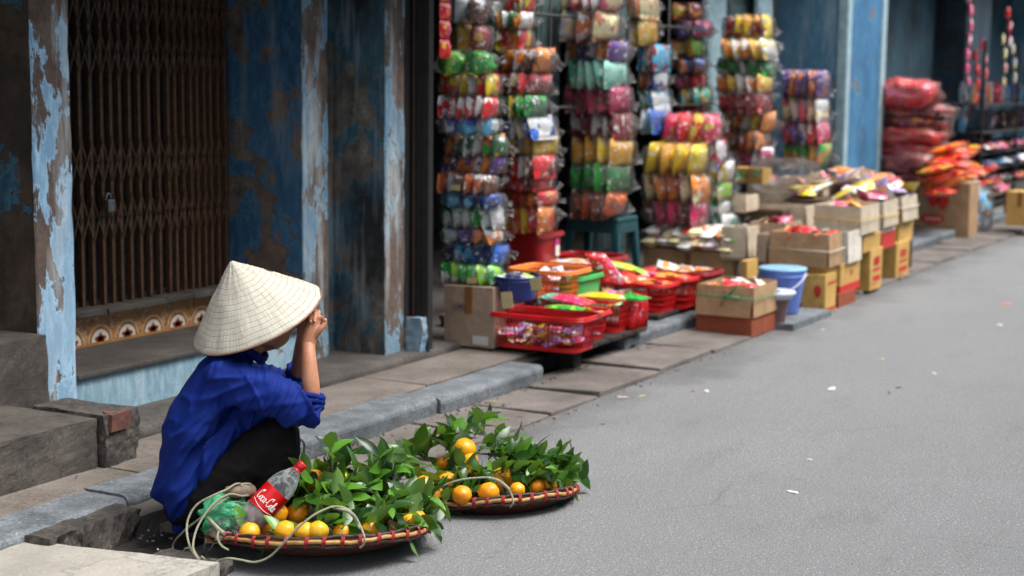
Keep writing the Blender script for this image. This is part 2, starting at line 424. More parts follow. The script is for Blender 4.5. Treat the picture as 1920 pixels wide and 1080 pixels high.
# jamb left of pilaster (seen at the very left) and pilaster
b = MB(); prism(b, [(4.335, 4.33), (4.335, 5.2), (2.0, 5.2), (2.0, 4.72), (4.32, 4.72)][::1] if False else [(2.0, 4.62), (4.31, 4.62), (4.31, 5.3), (2.0, 5.3)], .1, TOP, M_DARKW)
b.build('recess_wall', house)
def column(name, x0, x1, y0, y1, z0, z1, m, parent, mside=None, nz=70, amp=.004):
    """rectangular pier with chipped, slightly irregular arrises"""
    b = MB(); rings = []
    for k in range(nz+1):
        z = z0+(z1-z0)*k/nz
        def c(x, y, sx, sy, s):
            e = .004+.010*max(0, noise.noise(Vector((s*7.7, z*5.1, 1))))+.006*max(0, noise.noise(Vector((s*3.7, z*23, 4))))
            w_ = amp*noise.noise(Vector((s, z*3, 0)))
            return [Vector((x+sx*e+w_, y+w_, z)), Vector((x+w_, y+sy*e+w_, z))]
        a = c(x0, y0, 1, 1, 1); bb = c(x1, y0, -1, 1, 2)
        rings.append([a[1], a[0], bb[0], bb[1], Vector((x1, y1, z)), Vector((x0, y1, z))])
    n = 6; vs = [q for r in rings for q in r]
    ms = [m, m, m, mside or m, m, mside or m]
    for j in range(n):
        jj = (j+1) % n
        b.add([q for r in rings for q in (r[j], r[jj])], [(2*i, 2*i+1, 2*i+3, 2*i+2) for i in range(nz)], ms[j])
    b.add(rings[-1], [tuple(range(n))], m)
    return b.build(name, parent)
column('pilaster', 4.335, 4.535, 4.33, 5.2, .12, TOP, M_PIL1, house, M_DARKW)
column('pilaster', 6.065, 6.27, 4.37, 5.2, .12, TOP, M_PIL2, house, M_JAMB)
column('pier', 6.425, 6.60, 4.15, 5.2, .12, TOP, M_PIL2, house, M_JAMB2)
b = MB(); prism(b, [(6.27, 4.45), (6.43, 4.45), (6.43, 5.2), (6.27, 5.2)], .12, TOP, M_JAMB2); b.build('recess_wall', house)
# low wall, tread, tile strip, sill
b = MB(); b.box((4.535, 4.345, .1), (6.07, 4.5, .295), M_LOWW); b.build('low_wall', house)
b = MB(); b.box((4.535, 4.325, .297), (6.068, 4.775, .318), M_STRIP, jit=.002); o = b.build('tread', house); bevel(o, .006)
TX0, TX1, TY, TZ0, TZ1 = 4.54, 6.066, 4.76, .318, .452
M_TCREAM = simple('tile_cream', srgb(196, 176, 142), .35, .12, 30, .1)
M_TTAN = simple('tile_tan', srgb(184, 128, 70), .35, .25, 60, .1)
M_TBRN = simple('tile_brown', srgb(140, 66, 34), .35, .25, 60, .1)
M_TWHT = simple('tile_white', srgb(214, 206, 190), .35, .08, 30, .1)
b = MB(); b.box((TX0, TY, TZ0), (TX1, TY+.1, TZ1), M_TTAN); ts = b.build('tile_strip', house)
def disc(b, cx, cz, r, y, m, a0=0, a1=180, r0=0, n=20):
    vs = []; fs = []
    for k in range(n+1):
        a = rad(a0+(a1-a0)*k/n)
        vs += [(cx+r*math.cos(a), y, cz+r*math.sin(a)), (cx+r0*math.cos(a), y, cz+r0*math.sin(a))]
    for k in range(n): fs.append((2*k, 2*k+1, 2*k+3, 2*k+2))
    b.add(vs, fs, m)
b = MB(); cx = TX0+.08; z = TZ0+.012; pit = .168
i = 0
while cx < TX1-.05:
    for (r, r0, m, d) in ((.074, .068, M_TCREAM, 1), (.060, 0, M_TBRN, 1), (.054, 0, M_TWHT, 1.6)): disc(b, cx, z, r, TY-.0006*d-.0004, m, r0=r0)
    for k in range(5):
        a = rad(30+30*k); l = .030 if k % 2 else .038
        c0 = Vector((cx+math.cos(a)*l*.55, 0, z+math.sin(a)*l*.55))
        pts = [(c0.x+math.cos(a)*l*.5*math.cos(q)-math.sin(a)*.010*math.sin(q), TY-.0022, c0.z+math.sin(a)*l*.5*math.cos(q)+math.cos(a)*.010*math.sin(q)) for q in [j*math.pi/6 for j in range(12)]]
        b.add(pts, [tuple(range(12))], M_TBRN)
    # scrollwork between arches
    for k in range(12):
        sx = cx+pit/2+random.uniform(-.03, .03); sz = z+.012+.0085*k+(.02 if abs(0) else 0)
        disc(b, sx+(.014 if k % 2 else -.014), sz, .012, TY-.0008, M_TCREAM if k % 3 else M_TBRN, -60+120*k, 160+120*k, .007, 8)
    cx += pit; i += 1
b.box((TX0, TY-.0012, TZ1-.010), (TX1, TY, TZ1-.004), M_TBRN)
b.build('tile_pattern', ts)
b = MB()
for k in range(8):
    x0 = TX0+k*.19; b.box((x0, 4.70+random.uniform(-.006, .006), .452), (min(x0+.187, TX1), 4.95, .482+random.uniform(-.003, .003)), M_STEP, jit=.003)
o = b.build('door_sill', house); bevel(o, .006)
# black sheets stand in for the shade behind the gate
b = MB(); b.box((4.45, 5.02, .1), (6.2, 5.1, TOP), M_BLACK); b.build('gate_shade_panel', house)
b = MB(); b.box((4.53, 4.93, .482), (6.07, 4.96, .9), M_BLACK); b.build('gate_shade_board', house)
# rusty folding gate
M_RUST = simple('rusty_brown_paint', srgb(86, 60, 40), .6, .4, 45, .5)
M_RUSTD = simple('rusty_dark_paint', srgb(42, 26, 20), .6, .4, 45, .4)
gate = thing('folding_gate', (5.3, 4.80, .48), 'rusty brown folding lattice gate closing the doorway behind the vendor', 'gate')
GX = [4.60]
gx = 4.66
bars = []
k = 0
while gx < 6.04:
    wide = (k in (3,)); b = MB(); m = M_RUST
    wd = .026 if wide else .0075
    b.box((gx-wd, 4.785, .484), (gx+wd, 4.785+.024, 2.5), M_RUSTD if wide else M_RUST)
    if not wide: b.box((gx+wd+.003, 4.792, .484), (gx+wd+.013, 4.815, 2.5), M_RUSTD)
    b.build('gate_bar' if not wide else 'gate_post', gate); bars.append(gx)
    gx += .080 if wide or k == 2 else (.060 if gx < 5.6 else .050)+random.uniform(-.006, .006); k += 1
for zc in (.86, 1.10, 1.56, 1.77, 2.2):
    b = MB()
    for x0, x1 in zip(bars[:-1], bars[1:]):
        h = .09
        for s in (1, -1):
            p = Vector((x0, 4.779-.003*s, zc-s*h+.01*math.sin(x0*40))); q = Vector((x1, 4.779-.003*s, zc+s*h+.008*math.sin(x1*55)))
            d = (q-p).normalized(); sd_ = d.cross(Vector((0, 1, 0)))*.0032
            b.slab(p-sd_, q-p, sd_*2, Vector((0, .003, 0)), M_RUST)
    b.build('lattice_row', gate)
    b = MB(); b.tube([(bars[0], 4.776, zc), (bars[-1], 4.776, zc)], .002, M_RUSTD, 5); b.build('hinge_rod', gate)
b = MB(); b.box((4.535, 4.775, 2.5), (6.066, 4.82, 2.56), M_RUSTD); b.build('top_rail', gate)
M_METAL = simple('dull_steel', (.25, .25, .26), .35, .3, 60, .2, Metallic=.8)
px = Wy(202, 372, 4.76)
b = MB(); b.box((px.x-.024, 4.735, px.z-.055), (px.x+.018, 4.768, px.z-.005), M_METAL); b.tube([(px.x-.018+.015*(1-math.cos(a)), 4.752, px.z-.006+.028*math.sin(a)) for a in [i*math.pi/10 for i in range(11)]], .004, M_METAL, 6)
tag(bevel(b.build('padlock', None), .004), 'small steel padlock hanging on the rusty folding gate', 'padlock')

# ------------------------------------------------------------------ steps on the left
def step(name, lo, hi, label, seed):
    b = rubble(name, lo, hi, M_STEP, seed, amp=.007, nx=60, ny=24, nz=16, label=label, cat='step'); return b
step('upper_step', (2.6, 4.28, .1), (4.33, 4.62, .505), 'upper grey concrete doorstep against the pale blue pilaster', 3)
step('lower_step', (2.6, 3.86, .085), (4.13, 4.32, .275), 'long lower grey concrete step at the left edge, in front of the upper doorstep', 4)
o = rubble('step_end', (4.135, 3.83, .085), (4.31, 4.17, .285), M_CHUNK, 6, amp=.014, nx=24, ny=24, nz=16, label='crumbled dark end of the lower step with bare red bricks', cat='step')
random.seed(5)
for (x0, y0, z0, x1, y1, z1) in ((4.25, 3.86, .20, 4.325, 3.95, .262), (4.25, 3.97, .205, 4.328, 4.07, .268), (4.16, 3.815, .225, 4.25, 3.87, .288), (4.27, 3.85, .13, 4.327, 3.93, .19)):
    bb = MB(); bb.box((x0, y0, z0), (x1, y1, z1), M_BRICK, jit=.006); bb.build('brick', o)
rubble('pier_plinth', (6.60, 4.06, .12), (6.70, 4.30, .30), M_PIL2, 16, amp=.015, nx=16, ny=18, nz=12, label='small worn plastered stone block at the foot of the narrow pier', cat='stone block')

# ------------------------------------------------------------------ shop and further fronts
shop = thing('shop_front', (9.3, 4.6, .13), 'dark open shop front behind the hanging snack bags', 'shop')
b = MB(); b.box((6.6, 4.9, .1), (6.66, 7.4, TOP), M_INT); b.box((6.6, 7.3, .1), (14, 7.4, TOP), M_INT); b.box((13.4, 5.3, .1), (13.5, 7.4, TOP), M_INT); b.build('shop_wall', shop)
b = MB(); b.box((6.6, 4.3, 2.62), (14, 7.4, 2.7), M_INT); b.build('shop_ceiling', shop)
for (ua, ub, y, m, n_) in ((1008, 1050, 4.62, M_GREYG, 'door_leaf'), (1130, 1180, 4.7, M_GREYG, 'door_leaf'), (1322, 1360, 4.7, M_PALED, 'door_leaf'), (1362, 1418, 4.75, M_GREYG, 'door_leaf'), (1420, 1446, 4.62, M_PALED, 'door_leaf')):
    xa, xb = Wy(ua, 100, y).x, Wy(ub, 100, y).x
    b = MB(); b.box((xa, y, .14), (xb, y+.04, 2.6), m)
    for zz in (.3, .95, 1.6): b.box((xa+.03, y-.012, zz), (xb-.03, y, zz+.5), m)
    bevel(b.build(n_, shop), .004)
b = MB(); b.box((13.2, 4.62, .1), (13.28, 4.68, TOP), M_DWOOD); b.build('door_post', shop)
# dark folding door leaf at the near side
leaf = thing('shop_door', (6.75, 4.2, .13), 'tall dark brown folded shop door beside the first stack of snack bags', 'door')
b = MB(); b.box((6.66, 4.09, .135), (6.70, 4.62, 2.6), M_BLACK)
b.build('door_leaf', leaf)
b = MB(); b.box((6.64, 4.125, .135), (6.658, 4.14, 2.6), M_RUSTD); b.box((6.655, 4.05, .135), (6.70, 4.09, 2.6), M_BLACK); bevel(b.build('door_stile', leaf), .005)
b = MB(); b.box((6.60, 4.15, .15), (6.655, 4.62, 2.6), M_BLACK); b.build('door_leaf', leaf)

bl = thing('blue_house', (14.5, 4.4, .13), 'bright blue house pier standing between the snack shop and the red sack shop', 'house')
column('pillar', 13.90, 15.12, 4.17, 5.4, .12, TOP, M_BLUEP, bl, M_BLUEJ)
b = MB(); b.box((13.87, 4.15, .12), (13.99, 4.25, TOP), M_PALED, jit=.004); bevel(b.build('corner_trim', bl), .008)
b = MB(); b.box((14.98, 4.155, .12), (15.14, 4.23, TOP), M_PALED, jit=.004); bevel(b.build('corner_trim', bl), .008)
b = MB(); b.box((13.5, 5.0, .12), (13.92, 5.4, TOP), M_BLUEJ); b.build('wall', bl)
far = thing('teal_house', (18, 4.8, .13), 'dark teal house front behind the pile of red sacks', 'house')
b = MB(); b.box((15.1, 4.80, .1), (19.6, 5.3, TOP), M_TEAL); b.build('wall', far)
b = MB(); b.box((19.58, 4.42, .1), (20.9, 5.4, TOP), M_TEALD); b.build('wall', far)
b = MB(); b.box((20.35, 4.36, .1), (20.95, 4.5, 1.0), M_STRIP, jit=.02); b.build('plinth', far)
b = MB(); b.box((15.12, 4.72, .1), (15.3, 4.8, TOP), M_DWOOD); b.build('door_post', far)
rs = thing('far_shop_front', (24, 5, .13), 'dim teal shop front behind the crowded racks at the right edge', 'shop')
b = MB(); b.box((20.9, 5.3, .1), (40, 5.5, TOP), M_TEAL); b.build('wall', rs)
b = MB(); b.box((26.5, 4.7, .1), (27, 5.3, TOP), M_BLUEJ); b.build('wall', rs)
# upper storeys, and an unseen awning added to shade the near house
b = MB(); b.box((-2, 4.15, 2.9), (60, 9, 7.5), M_TEAL); b.build('upper_storey', far)
shade_awning = thing('awning', (8, 3.9, 2.45), 'unseen grey canvas awning added over the pavement to shade the near house', 'awning')
b = MB()
for x0 in np.arange(1.0, 6.5, 1.02):
    b.slab((x0, 4.4, 2.62), (1.0, 0, 0), (0, -.95, -.22), (0, 0, .008), M_AWN)
b.build('canvas', shade_awning)
b = MB()
for x0 in np.arange(1.0, 6.5, 2.04): b.tube([(x0, 4.4, 2.60), (x0, 3.46, 2.36)], .015, M_METAL, 6)
b.build('strut', shade_awning)
# row of houses across the street (behind the camera)
opp = thing('opposite_houses', (8, -6, 0), 'row of plastered houses on the other side of the street', 'house')
b = MB(); b.box((-12, -9, 0), (40, -4.2, 7.0), M_BLUEJ); b.build('wall', opp)
# ------------------------------------------------------------------ goods: materials
HUE = {'green': (22, 140, 40), 'dgreen': (12, 88, 38), 'lime': (130, 190, 40), 'yellow': (214, 172, 24), 'gold': (190, 138, 20), 'orange': (222, 112, 24),
       'dorange': (170, 78, 30), 'red': (190, 20, 26), 'dred': (120, 12, 20), 'pink': (222, 74, 110), 'hotpink': (206, 26, 84), 'magenta': (160, 18, 74), 'white': (214, 214, 212), 'cream': (206, 186, 140),
       'blue': (36, 84, 170), 'sky': (70, 160, 205), 'navy': (26, 36, 96), 'purple': (70, 40, 110), 'lilac': (150, 120, 190), 'teal': (60, 150, 130), 'mint': (130, 186, 170), 'brown': (98, 56, 36), 'black': (24, 22, 26), 'silver': (160, 164, 170)}
PACK = {}
def packmat(a, b_, c_=None, rough=.3):
    key = (a, b_, c_)
    if key in PACK: return PACK[key]
    t = NT('wrapper_'+a+'_'+b_)
    br = lambda h: tuple(min(.88, x*1.55+.006) for x in srgb(*h)); A, B, Cc = br(HUE[a]), br(HUE[b_]), br(HUE[c_ or 'white'])
    oi = t.n('ObjectInfo').outputs['Random']
    v = t.n('VectorMath', _operation='ADD', i0=t.tc.outputs['Object'], i1=t.n('CombineXYZ', X=t.math('MULTIPLY', oi, 9.0), Y=t.math('MULTIPLY', oi, 5.0)).outputs[0]).outputs[0]
    n1 = t.noise(11, 2, .4, v); n2 = t.noise(26, 3, .5, v); n3 = t.noise(85, 3, .6, v)
    c = t.mix(t.ramp(n1, [(.56, 0), (.585, 1)]), A, B)
    c = t.mix(t.ramp(n2, [(.61, 0), (.63, 1)]), c, Cc)
    c = t.mix(t.ramp(n3, [(.62, 0), (.66, .5)]), c, tuple(x*.4 for x in B))
    c = t.mix(t.ramp(t.noise(60, 2, .5, v), [(.64, 0), (.68, .6)]), c, (.75, .75, .72))
    PACK[key] = t.bsdf(c, rough, t.bump(t.noise(40, 5, .65, v), .7, .008), Coat__Weight=.6, Coat__Roughness=.15)
    return PACK[key]
def film_mat(name='clear_plastic_film', col=(.93, .94, .95), lo=.01, hi=.26, tint=None):
    t = NT(name)
    v = t.map(); n = t.noise(16, 6, .7, v, 1.2); n2 = t.noise(55, 3, .6, v, .5)
    cre = t.ramp(n, [(.44, lo), (.5, hi), (.56, lo)])
    f = t.math('ADD', cre, t.ramp(n2, [(.64, 0), (.70, .22)]), True)
    nb = t.bump(t.math('ADD', n, t.math('MULTIPLY', n2, .5)), 1.0, .02)
    p = t.n('BsdfPrincipled', Normal=nb); p.inputs['Base Color'].default_value = (*[c*.45 for c in col], 1); p.inputs['Roughness'].default_value = .10; p.inputs['Specular IOR Level'].default_value = 1.0; p.inputs['Metallic'].default_value = .55
    tr = t.n('BsdfTransparent'); tr.inputs[0].default_value = (*(tint or (1, 1, 1)), 1)
    fr = t.n('Fresnel', IOR=1.14, Normal=nb).outputs[0]
    fac = t.math('MAXIMUM', f, fr, True)
    m = t.n('MixShader'); t.t.links.new(fac, m.inputs[0]); t.t.links.new(tr.outputs[0], m.inputs[1]); t.t.links.new(p.outputs[0], m.inputs[2])
    t.t.links.new(m.outputs[0], t.out.inputs[0]); return t.mat
M_FILM = film_mat()
M_CARD = simple('brown_cardboard', srgb(172, 138, 102), .8, .12, 9, .25)
M_CARDP = simple('pale_cardboard', srgb(194, 176, 152), .8, .1, 9, .25)
M_CARDW = simple('white_cardboard', srgb(206, 198, 184), .75, .08, 9, .2)
M_CARDY = simple('yellow_cardboard', srgb(196, 152, 78), .75, .12, 9, .2)
M_CARDR = simple('red_brown_cardboard', srgb(142, 66, 38), .75, .15, 9, .2)
M_CARDG = simple('greyish_cardboard', srgb(160, 134, 114), .7, .12, 5, .3)
M_CARDIN = simple('inner_cardboard', srgb(120, 96, 70), .9, .15, 9, .2)
M_REDINK = simple('red_ink', srgb(196, 44, 36), .7, .2, 60, .1)
M_TAPE = simple('brown_tape', srgb(132, 88, 50), .3, .1, 20, .1)
M_WTAPE = simple('white_tape', srgb(196, 196, 190), .4, .06, 20, .1)
M_YSTR = simple('yellow_string', srgb(196, 158, 60), .6, .2, 60, .2)
M_WSTR = simple('white_string', srgb(214, 208, 196), .6, .1, 60, .2)
M_GSTR = simple('green_string', srgb(40, 130, 84), .6, .2, 60, .2)
M_PRICE = simple('price_card', srgb(190, 170, 122), .8, .1, 30, .1)
def card(name, c):
    t = NT(name); B = srgb(*c); n = t.noise(7, 7, .65)
    k = t.mix(t.ramp(n, [(.3, 0), (.7, 1)]), tuple(x*.74 for x in B), tuple(min(.9, x*1.1) for x in B))
    k = t.mix(t.ramp(t.noise(15, 6, .7, t.map(loc=(3, 1, 7))), [(.56, 0), (.66, .4)]), k, tuple(x*.5 for x in B))
    k = t.mix(t.ramp(t.noise(40, 3, .6, t.map(sc=(1, 1, .1))), [(.55, 0), (.75, .25)]), k, tuple(min(.9, x*1.35) for x in B))
    return t.bsdf(k, .78, t.bump(t.math('ADD', t.noise(5, 4, .6), t.math('MULTIPLY', t.noise(90, 2, .5, t.map(sc=(1, 1, .05))), .15)), .8, .02))
M_CARD, M_CARDP, M_CARDW, M_CARDY, M_CARDR, M_CARDG = card('brown_card', (172, 138, 102)), card('pale_card', (200, 184, 160)), card('white_card', (216, 208, 194)), card('yellow_card', (204, 162, 88)), card('red_brown_card', (150, 74, 44)), card('greyish_card', (166, 142, 122))
def plastic(name, c, rough=.35, **kw): return simple(name, srgb(*c), rough, .1, 8, .05, **kw)
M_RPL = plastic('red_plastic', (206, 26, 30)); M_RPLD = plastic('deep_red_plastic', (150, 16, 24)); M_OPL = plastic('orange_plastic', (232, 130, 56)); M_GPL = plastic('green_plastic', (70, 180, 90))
M_BPL = plastic('blue_plastic', (96, 124, 200)); M_BPLL = plastic('light_blue_plastic', (140, 186, 220)); M_WBPL = plastic('pale_lilac_plastic', (206, 208, 226)); M_BRPL = plastic('brown_plastic', (104, 74, 72)); M_TPL = plastic('teal_plastic', (20, 70, 76), .5); M_BPLD = plastic('dark_blue_plastic', (34, 52, 120))

# ------------------------------------------------------------------ goods: shapes
def pillow(b, c, ex, ey, ez, m, seed=0, nx=9, nz=8, ruf=.12, fin=True):
    """sealed snack pack: half extents as vectors ex (length), ez (height), ey (half thickness); flat crimped fins at both ez ends"""
    c, ex, ey, ez = Vector(c), Vector(ex), Vector(ey), Vector(ez)
    vs = []; fs = []
    for side in (1, -1):
        o = len(vs)
        for k in range(nz+1):
            w_ = -1+2*k/nz
            for i in range(nx+1):
                u_ = -1+2*i/nx
                t = (max(0, 1-abs(u_)**2.6))**.5*(max(0, 1-abs(w_)**3.2))**.6
                nn = noise.noise(Vector((u_*2.1+seed, w_*2.3+side*4, seed*1.3)))
                n2 = noise.noise(Vector((u_*5+seed*2, w_*6, side*2)))
                t = t*(1+ruf*3*nn)+ruf*.5*n2*t
                sh = 1-.05*abs(w_)**6
                vs.append(c+ex*(u_*sh*(1+.03*nn))+ez*(w_*(1+.04*nn))+ey*(t*side))
        for k in range(nz):
            for i in range(nx):
                a = o+k*(nx+1)+i; q = (a, a+1, a+nx+2, a+nx+1)
                fs.append(q if side < 0 else q[::-1])
    b.add(vs, fs, m, True)
    if fin:
        for s in (1, -1):
            vs = []; fs = []
            for i in range(nx*2+1):
                u_ = -1+i/nx; z = .004*(1 if i % 2 else -1)
                n_ = ey.normalized()
                vs += [c+ez*s+ex*u_*.95, c+ez*s*1.10+ex*u_*.97+n_*z]
            for i in range(nx*2): fs.append((2*i, 2*i+1, 2*i+3, 2*i+2))
            b.add(vs, fs, m, True)
def shell(b, c, hx, hy, hz, m, seed, n=18, k=10, lump=.10, p=3.6):
    vs = []; fs = []; c = Vector(c)
    for i in range(k+1):
        a = math.pi*i/k
        for j in range(n):
            bb = 2*math.pi*j/n
            d = Vector((math.sin(a)*math.cos(bb), math.sin(a)*math.sin(bb), math.cos(a)))
            q = (abs(d.x)**p+abs(d.y)**p+abs(d.z)**p)**(-1/p)
            l = 1+lump*noise.noise(d*3+Vector((seed*3.3, 0, 0)))+lump*.4*noise.noise(d*9+Vector((seed*3.3, 0, 0)))
            vs.append(c+Vector((d.x*q*l*hx, d.y*q*l*hy, d.z*q*l*hz)))
    for i in range(k):
        for j in range(n):
            l = (j+1) % n; fs.append((i*n+j, (i+1)*n+j, (i+1)*n+l, i*n+l))
    b.add(vs, fs, m, True)
ORD = ['topmost', 'second', 'third', 'fourth', 'fifth', 'sixth', 'seventh', 'eighth', 'ninth', 'tenth', 'eleventh', 'twelfth', 'thirteenth', 'fourteenth']
def words(cols):
    nm = {'dgreen': 'dark green', 'dorange': 'rust orange', 'dred': 'dark red', 'hotpink': 'hot pink', 'sky': 'light blue', 'gold': 'golden', 'mint': 'mint green', 'navy': 'dark blue'}
    w_ = []
    for c in cols:
        x = nm.get(c, c)
        if x not in w_: w_.append(x)
    return ' and '.join(w_[:2])
def bundle(p, W, D, H, cols, label, group, n=5, lean=0.0, seed=0, flat=False):
    """clear bag holding a row of snack packs; p = near street corner at the bottom"""
    rs_ = random.Random(seed*13+5)
    p = p+Vector((rs_.uniform(-.02, .02), rs_.uniform(-.014, .014), 0)); D *= rs_.uniform(.98, 1.22); lean += rs_.uniform(-.1, .1)
    c = p+Vector((D/2, W/2, H/2))
    t = thing('snack_bag', (c.x, c.y, p.z), label, 'snack bag', group)
    th = W/n
    for i in range(n):
        b = MB(); ca, cb = cols[i % len(cols)], cols[(i+1) % len(cols)]
        a = rs_.uniform(-.16, .16)+lean
        ez = Vector((0, math.sin(a), math.cos(a)))*(H*.485); ey = Vector((rs_.uniform(-.1, .1), math.cos(a), -math.sin(a)))*(th*.5)
        cc = Vector((c.x-D*.03+rs_.uniform(-.01, .01), p.y+th*(i+.5), c.z+rs_.uniform(-.006, .006)))
        pillow(b, cc, Vector((D*.42, 0, 0)), ey, ez, packmat(ca, cb), seed=seed*7+i, nx=7, nz=7, fin=True)
        b.build('snack_pack', t)
    b = MB(); shell(b, c+Vector((.004, 0, 0)), D*.53, W*.53, H*.515, M_FILM, seed, p=5)
    # gathered tail of the bag at the street side
    q = c+Vector((D*.3, -W*.5, rs_.uniform(-.25, .25)*H))
    pts = [q+Vector((0, .02, 0)), q+Vector((.015, -.006, rs_.uniform(-.02, .01))), q+Vector((.03, -.028, rs_.uniform(-.03, .02)))]
    b.tube(pts, [H*.36, H*.14, H*.2], M_FILM, 10, cap=False)
    b.build('clear_bag', t)
    return t
SD = [0]
def stack(layers, where, y, W=None, D=None, group=None, n=5):
    """layers: (ul, uc, ur, vt, vb, colours[, lean]) measured from the top down"""
    for k, L in enumerate(layers):
        SD[0] += 1
        p, a, d, h = survey(L[0], L[1], L[2], L[3], L[4], y=y+random.Random(SD[0]).uniform(-.015, .015))
        a = W or a; d = D or min(max(d, .14), .34)
        bundle(p, a, d, h, L[5], f'{words(L[5])} bag, {ORD[k]}{"" if k == 0 else " from top"} in the {where}', group or where, n=L[7] if len(L) > 7 else n, lean=L[6] if len(L) > 6 else 0, seed=SD[0])

def carton(p, W, D, H, m, label, group=None, open_=True, flaps=True, m2=None, th=.006, name='cardboard_box', cat='box', band=None, string=None, inner=None, fh=.5):
    """p near street corner bottom; open box with folded down flaps; near face looks up the street"""
    rs_ = random.Random(int(p.x*1000) % 997)
    j = lambda s=.004: rs_.uniform(-s, s)
    c = Vector((p.x+D/2, p.y+W/2, p.z))
    t = thing(name, c, label, cat, group)
    b = MB(); x0, x1, y0, y1, z0, z1 = p.x, p.x+D, p.y, p.y+W, p.z, p.z+H
    mi = inner or M_CARDIN
    if open_:
        b.box((x0, y0, z0), (x0+th, y1, z1+j()), m); b.box((x1-th, y0, z0), (x1, y1, z1+j()), m)
        b.box((x0+th+.0005, y0, z0), (x1-th-.0005, y0+th, z1+j()), m); b.box((x0+th+.0005, y1-th, z0), (x1-th-.0005, y1, z1+j()), m)
        b.box((x0+th+.001, y0+th+.001, z0), (x1-th-.001, y1-th-.001, z0+th), mi)
    else:
        b.box((x0, y0, z0), (x1, y1, z1), m, jit=.004)
    b2 = b.build('box_body', t); bevel(b2, .002)
    if not open_ and W > .2 and H > .12:
        bb = MB(); yc = y0+W*.5; bb.box((x0-.0035, yc-.022, z0+H*.55), (x0-.0012, yc+.022, z1), M_TAPE); bb.build('tape', b2)
    if m2:   # lower printed band proud of the face
        bb = MB(); bb.box((x0-.003, y0-.003, z0+.002), (x0-.0006, y1, z0+H*m2[1]), m2[0]); bb.box((x0-.0006, y0-.003, z0+.002), (x1, y0-.0006, z0+H*m2[1]), m2[0]); bb.build('printed_band', b2)
    if open_ and flaps:
        for f in flaps if isinstance(flaps, str) else 'ns':
            b = MB(); a = rad(rs_.uniform(2, 7)); L = H*fh
            if f == 'n': b.slab((x0-.002, y0+.002, z1), (0, W-.004, 0), (-L*math.sin(a), 0, -L*math.cos(a)), (-.004, 0, 0), m)
            if f == 's': b.slab((x0+.002, y0-.002, z1), (D-.004, 0, 0), (0, -L*math.sin(a), -L*math.cos(a)), (0, -.004, 0), m)
            if f == 'u': b.slab((x0+.002, y1+.001, z1), (D-.004, 0, 0), (0, L*.35, L*.8), (0, .004, 0), m)
            if f == 'e': b.slab((x1+.001, y0+.002, z1), (0, W-.004, 0), (L*.35, 0, L*.8), (.004, 0, 0), m)
            b.build('flap', t)
    if string:
        b = MB(); zz = z0+H*string[1]; o = .012+(H*fh*math.sin(rad(5)) if open_ and flaps else 0)
        pts = [(x0-o, y0-o, zz), (x0-o, y1+.003, zz+.004), (x1+.003, y1+.003, zz), (x1+.003, y0-o, zz)]
        b.tube(pts+[pts[0]], .0035, string[0], 6); b.build('string', t)
    return t
def print_marks(t, p, W, D, H, side, rects, m=None):
    """flat ink shapes lying 1.5 mm proud of a box face; rects in face fractions (a0,b0,a1,b1[,round])"""
    b = MB()
    for r in rects:
        a0, b0, a1, b1 = r[:4]; rd = len(r) > 4
        n = 20 if rd else 4
        pts = []
        for k in range(n):
            if rd: an = 2*math.pi*k/n; a = (a0+a1)/2+(a1-a0)/2*math.cos(an); h = (b0+b1)/2+(b1-b0)/2*math.sin(an)*(1+.12*math.sin(3*an))
            else: a, h = ((a0, b0), (a1, b0), (a1, b1), (a0, b1))[k]
            if side == 'n': pts.append((p.x-.0045, p.y+W*(1-a), p.z+H*h))
            else: pts.append((p.x+D*a, p.y-.0045, p.z+H*h))
        b.add(pts, [tuple(range(n))], r[5] if len(r) > 5 else (m or M_REDINK))
    return b.build('print', t)

